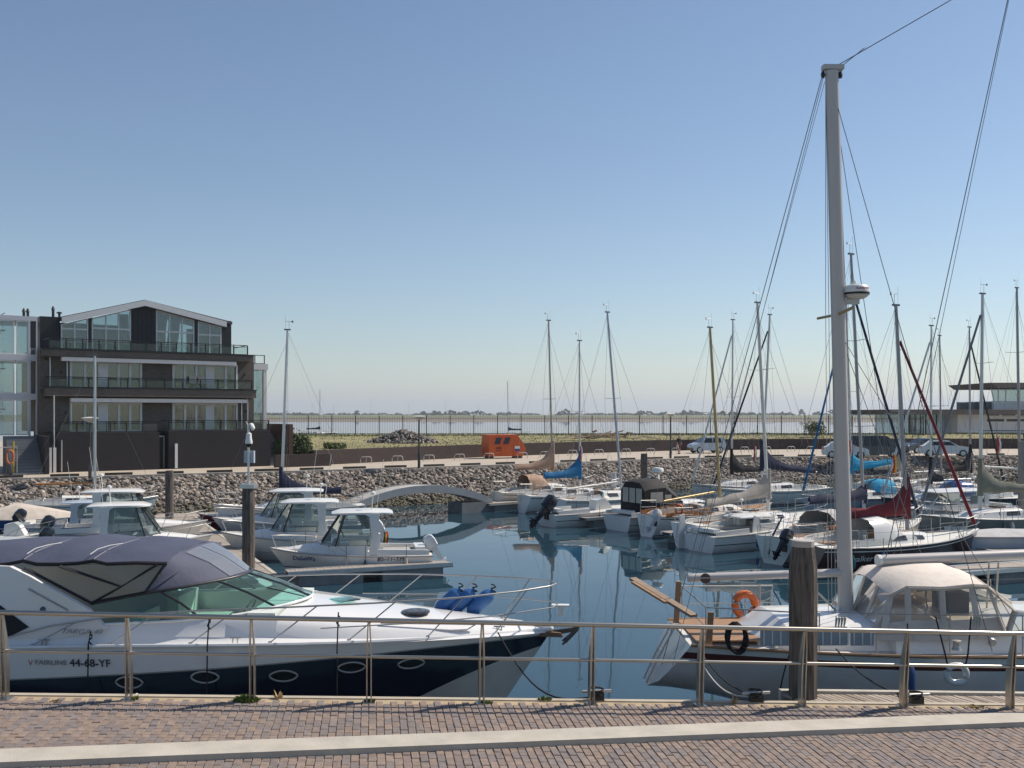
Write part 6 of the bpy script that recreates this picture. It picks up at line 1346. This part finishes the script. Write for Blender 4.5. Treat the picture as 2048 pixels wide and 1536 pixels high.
# cockpit canvas enclosure
q0 = [(4.75,-1.30,1.75),(4.95,-1.05,2.52),(5.3,-.95,2.78)]
roofS = []
for x, zc, ze, w in [(4.28,2.66,2.46,.98),(4.55,2.86,2.64,1.08),(5.15,2.92,2.63,1.14),(5.70,2.94,2.67,1.16),(6.0,2.83,2.65,1.15)]:
    roofS.append([Vector((x+.10*abs(y)**3,y*w,lerp(zc,ze,abs(y)**2.2)+.015*math.sin(x*9+y*4))) for y in (-1,-.85,-.6,-.3,0,.3,.6,.85,1)])
MB().loft(roofS, close=False, caps=False).build('canopy_roof', M('canvas_cream_light',(.70,.63,.56),.85,var=.08,scale=3,bump=.3,bscale=8), KT, smooth=50)
FR = [Vector((x,y,z)) for x, y, z in [(6.55,-1.25,2.22),(6.75,-.75,2.28),(6.82,0,2.32),(6.75,.75,2.28),(6.55,1.25,2.22)]]; FT = [roofS[-1][k] for k in (0,2,4,6,8)]
for i in range(4): MB().add([FT[i],FT[i+1],FR[i+1],FR[i]],[(0,1,2,3)]).build('front_window', vinyl, KT); 
MB().loft([FT,[a.lerp(b,.22) for a, b in zip(FT,FR)]], close=False, caps=False).build('front_flap', cream_c, KT)
for i in range(5): MB().tube([FT[i],FR[i]], .045, 6, flat=.5).build('canvas_border', cream_c, KT)
for sd in (-1,1):
    T = [r[0] if sd < 0 else r[-1] for r in roofS]; Bm = [Vector((4.05,sd*1.42,1.74)),Vector((4.5,sd*1.46,1.74)),Vector((5.15,sd*1.47,1.74)),Vector((5.8,sd*1.46,1.76)),Vector((6.3,sd*1.44,1.82))]
    for i in range(4):
        a, b, c, d_ = T[i], T[i+1], Bm[i+1], Bm[i]
        lo0, lo1 = d_.lerp(a,.38), c.lerp(b,.38)
        MB().add([d_,c,lo1,lo0],[(0,1,2,3)]).build('side_skirt', cream_c, KT); MB().add([lo0,lo1,b.lerp(lo1,.06),a.lerp(lo0,.06)],[(0,1,2,3)]).build('side_window', vinyl, KT)
    for i in range(5): MB().tube([T[i],Bm[i]], .06, 6, flat=.35).build('canvas_border', cream_c, KT)
    MB().tube(T, .045, 6).build('canopy_edge', cream_c, KT); MB().add([T[4],FR[0] if sd < 0 else FR[4],Bm[4]],[(0,1,2)]).build('side_window', vinyl, KT); MB().tube([FR[0] if sd < 0 else FR[4],Bm[4]], .06, 6, flat=.4).build('canvas_border', cream_c, KT)
    MB().add([FR[0] if sd < 0 else FR[4],Vector((7.75,sd*1.15,2.02)),Vector((7.5,sd*1.35,1.9)),Bm[4]],[(0,1,2,3)]).build('windscreen_side', windglass, KT); MB().tube([FR[0] if sd < 0 else FR[4],Vector((7.75,sd*1.15,2.04)),Vector((7.5,sd*1.36,1.92))], .035, 6).build('windscreen_frame', white, KT)
rear = [roofS[0][0],roofS[0][2],roofS[0][4],roofS[0][6],roofS[0][8]]; rb = [Vector((4.05,y,1.99)) for y in (-1.15,-.6,0,.6,1.15)]
for i in range(4): MB().add([rear[i],rear[i+1],rb[i+1],rb[i]],[(0,1,2,3)]).build('rear_window', vinyl, KT)
for i in range(5): MB().tube([rear[i],rb[i]], .05, 6, flat=.4).build('canvas_border', cream_c, KT)
MB().bx(5.75,6.15,-.35,.35,1.95,2.4).build('binnacle', M('binnacle_dark',(.06,.045,.045),.4), KT); MB().tube([(5.6,.3*math.cos(k*.4488),2.2+.28*math.sin(k*.4488)) for k in range(14)], .018, 6, closed=True).build('steering_wheel', steel, KT)
MB().bx(4.7,5.7,.55,1.2,1.9,2.12).build('cockpit_seat', M('seat_tan',(.45,.33,.22),.7), KT)
# mizzen mast with boom and radar
mb0 = kw(1694,1190,19.2); mt = kw(1665,140,19.2); mb0.y = mt.y = 0; mb0.z = 1.95
mP = lambda f: mb0.lerp(mt,f)
mm = M('mast_cream_white',(.50,.47,.45),.35,.1,var=.04,stretch=(1,1,.2)); mz = MB().tube([mP(k/8) for k in range(9)], .110, 18, r2=.094, flat=1.35).build('mizzen_mast', mm, KT, smooth=50)
q = MB(); q.tube([mP(.45)+Vector((.142,0,0)),mP(1)+Vector((.125,0,0))], .012, 4); q.build('sail_track', mm, mz)
q = MB(); q.box(mP(1)+Vector((.02,0,.06)),(.40,.16,.09)); q.build('masthead', mm, mz); 
for dx in (-.17,.17): MB().lathe([(.03,-.12),(.045,-.06),(.03,0)], mP(1)+Vector((dx,0,-.02)), 8).build('halyard_block', black, mz)
bm0 = mP(0)+Vector((-.10,0,0)); bm0.z = kw(1680,1146,19.2).z; bme = kw(1375,1155,19.2); bme.y = 0
MB().tube([bm0,bme], .10, 12, flat=.8).build('mizzen_boom', mm, KT, smooth=50); MB().lathe([(.10,0),(.10,.012)], bme+Vector((.32,-.085,0)), 14, 0, Matrix.Rotation(R(90),3,'X')).build('boom_badge', M('badge_dark',(.10,.05,.045),.4), KT)
MB().tube([mP(0)+Vector((-.1,0,-.05)), bm0+Vector((-.75,0,-.08))], .022, 6).build('kicker', steel, KT)
RDm = thing('radar_dome', 'white radar dome with dark red maker lettering on the tall mizzen mast', 'radar', MY.location); RDm.parent = KT
for k in ('label','category'): del RDm[k]
RDm.name = 'radar'; dl = kw(1714,583,19.2); RDm.location = (dl.x,-.02,dl.z)
MB().lathe([(.02,-.16),(.16,-.13),(.225,-.085),(.23,-.06)], (0,0,0), 24).build('radar_bottom', lowgrey, RDm, smooth=40); MB().lathe([(.245,-.06),(.25,-.02)], (0,0,0), 24).build('radar_band', black, RDm, smooth=40); MB().lathe([(.255,-.02),(.25,.06),(.215,.115),(.12,.135),(.01,.14)], (0,0,0), 24).build('radar_cover', white, RDm, smooth=50)
text('radar_lettering','Raymarine',.058,ink_red,RDm,(.03,-.252,.045),(R(86),0,0),.003,0,1.0)
MB().bx(dl.x-.32,dl.x+.05,-.06,.04,dl.z-.24,dl.z-.15).build('radar_bracket', lowgrey, KT); MB().lathe([(.03,0),(.05,.03),(.03,.07)], (dl.x-.03,0,dl.z+.14), 10).build('gps_mushroom', white, KT)
spz = kw(1680,628,19.2); q = MB(); q.tube([Vector((mP(.52).x,.0,spz.z)),Vector((mP(.52).x-.12,.85,spz.z))], .028, 6); q.build('spreader', M('spreader_gold',(.40,.28,.10),.4,.3), mz); q = MB(); q.tube([Vector((mP(.52).x,.0,spz.z)),Vector((mP(.52).x-.1,-1.0,spz.z+.02))], .03, 6); q.build('spreader', M('spreader_gold',(.40,.28,.10),.4,.3), mz)
# rigging
mh = mP(1)+Vector((.02,0,.03))
def stay(a, b, r=.0065, nm='stay', m=None): MB().tube([a,b], r, 5).build(nm, m or wire, KT)
stay(mh+Vector((-.17,0,0)), kw(1318,1350,19.0), .008, 'backstay'); stay(mh+Vector((-.16,0,-.06)), kw(1345,1330,18.2), .006, 'backstay')
stay(mh+Vector((.05,0,.05)), mh+Vector((7.2,0,4.2)), .009, 'triatic_stay'); stay(mh+Vector((.16,0,.05)), mh+Vector((.62,0,.42)), .008, 'triatic_stay')
for y, x in ((-1.7,5.9),(-1.72,6.6),(1.7,5.9),(1.7,6.6)): stay(Vector((x,y,1.6)), mP(.97 if x < 6.2 else .52), .007, 'shroud')
for d in (-.20,-.27,-.13): stay(Vector((mb0.x+d-.1,-.08,2.0)), mP(.55)+Vector((d*.9,0,0)), .006, 'halyard', rope_w); stay(mP(.55)+Vector((d*.9,0,0)), mP(.99)+Vector((-.12,0,0)), .006, 'halyard')
stay(mP(.9)+Vector((.1,0,0)), mP(.12)+Vector((.2,-.12,0)), .006, 'halyard'); stay(bme+Vector((.1,0,.08)), mP(.98)+Vector((-.14,0,0)), .005, 'topping_lift')
# main boom coming in from the right, backstays of the main mast
b0 = kw(1762,1122,19.2); b1 = kw(2330,1098,19.4); b0.y = b1.y = 0
mbm = MB().tube([b0,b1], .135, 12, flat=.8).build('main_boom', mm, KT, smooth=50); MB().tube([b0+Vector((-.05,0,.0)),b0+Vector((.02,0,0))], .14, 12, flat=.8).build('boom_end_cap', white, mbm)
MB().tube([b0+Vector((.3,0,-.24)),b1+Vector((0,0,-.24))], .016, 6).build('preventer_line', steel, KT)
for px in (1900,1985,2004): p = kw(px,1118,19.2); p.y = 0; stay(p, Vector((p.x+.05,.2,2.0)), .018, 'main_sheet', rope_w)
stay(kw(1760,1170,19.2), kw(2052,-168,19.2), .009, 'main_backstay'); stay(kw(1775,1170,19.6), kw(2062,-215,19.6), .006, 'main_backstay')
mh_ = Vector((13.6,0,0)); mmst = MB().tube([Vector((8.75+2.6,0,1.7)),Vector((8.75+2.2,0,17.5))], .16, 14, r2=.13, flat=.75).build('main_mast', mm, KT, smooth=50)
# deck gear: rope coil, winches, hanging lines
q = MB()
for j in range(5): q.tube([(1.42+.012*j+.17*math.cos(k*.4488),-1.30-.018*j,1.80+.26*math.sin(k*.4488)-.01*j) for k in range(14)], .02, 6, closed=True)
tag_o = q.build('rope_coil', rope_b, KT, smooth=50)
for x, y in ((2.1,-1.35),(5.3,-1.62),(6.9,-1.62)): MB().lathe([(.09,0),(.06,.05),(.06,.13),(.08,.16),(.02,.17)], (x,y,1.62), 14).build('winch', steel, KT, smooth=40)
for x, n_ in ((5.55,3),(3.1,4),(7.2,2)):
    for j in range(n_): MB().tube([(x+.05*j,-1.74,2.26),(x+.05*j-.02,-1.75,2.0),(x+.05*j+.02,-1.75,2.22)], .012, 5).build('rope_hank', rope_w, KT)
horseshoe((Matrix.Translation(KT.location) @ Matrix.Rotation(KA,4,'Z')) @ kw(1490,1209,20.6), KA, .58, .58, .105, 'large orange horseshoe lifebuoy on the far guard rail of the ketch')
KM = Matrix.Translation(KT.location) @ Matrix.Rotation(KA,4,'Z')
# white ring fender and blue fender on the near side
def kside(px, py): return KM @ kw(px,py,17.15)
rf_ = thing('ring_fender', 'white rectangular ring fender hanging by two black ropes from the ketch', 'fender', kside(1913,1348), KA); pts = [(.17*math.cos(k*math.pi/10)*(abs(math.cos(k*math.pi/10))**-.25 if abs(math.cos(k*math.pi/10)) > .02 else 1),0,.15*math.sin(k*math.pi/10)) for k in range(20)]; MB().tube(pts, .055, 10, closed=True).build('ring', white, rf_, smooth=60)
for sx in (-1,1): MB().tube([(sx*.15,0,.12),(sx*.2,-.0,.35),(sx*.26-(.08 if sx < 0 else -.02),.05,.98)], .014, 6).build('rope', rope_b, rf_)
bf_ = thing('fender', 'blue fender hanging at the ketch side behind a railing post', 'fender', kside(1816,1352), KA); MB().lathe([(.03,-.30),(.12,-.24),(.125,.05),(.09,.18),(.03,.27)], (0,0,0), 16).build('body', M('fender_dark_blue',(.012,.05,.15),.5), bf_, smooth=50); MB().tube([(0,0,.26),(0,.02,.9)], .012, 6).build('line', rope_b, bf_)
def mline(a, b, sag, label, m=rope_b, r=.013): tag(MB().tube([a.lerp(b,k/14)-Vector((0,0,sag*math.sin(math.pi*k/14))) for k in range(15)], r, 6).build('mooring_line', m), label, 'rope', None)
mline(kside(1405,1310), PM @ Vector((s_of(1520),.19,.08)), .12, 'pair of mooring ropes from the ketch quarter to the left cleat, darker one'); mline(kside(1398,1318), PM @ Vector((s_of(1514),.19,.07)), .2, 'pale mooring rope from the ketch quarter to the left cleat', rope_w)
mline(kside(1672,1298), PM @ Vector((s_of(1842),.19,.08)), .15, 'dark mooring rope from the ketch side to the right cleat'); mline(kside(1582,1300), kside(1556,1400), -.08, 'dark rope hanging down the ketch side left of the thick pile')
# ================================================================ HAZE: the air over the estuary
hm = bpy.data.materials.new('haze'); hm.use_nodes = True; hn = hm.node_tree.nodes; hn.remove(hn['Principled BSDF'])
pv_ = hn.new('ShaderNodeVolumePrincipled'); pv_.inputs['Color'].default_value = (.80,.88,1.0,1); pv_.inputs['Density'].default_value = .00016; pv_.inputs['Anisotropy'].default_value = .2
hm.node_tree.links.new(pv_.outputs[0], hn['Material Output'].inputs['Volume'])
hz_o = MB().bx(-9100,9100,-70,12100,WL-1.8,150).build('haze', hm, kind='stuff')
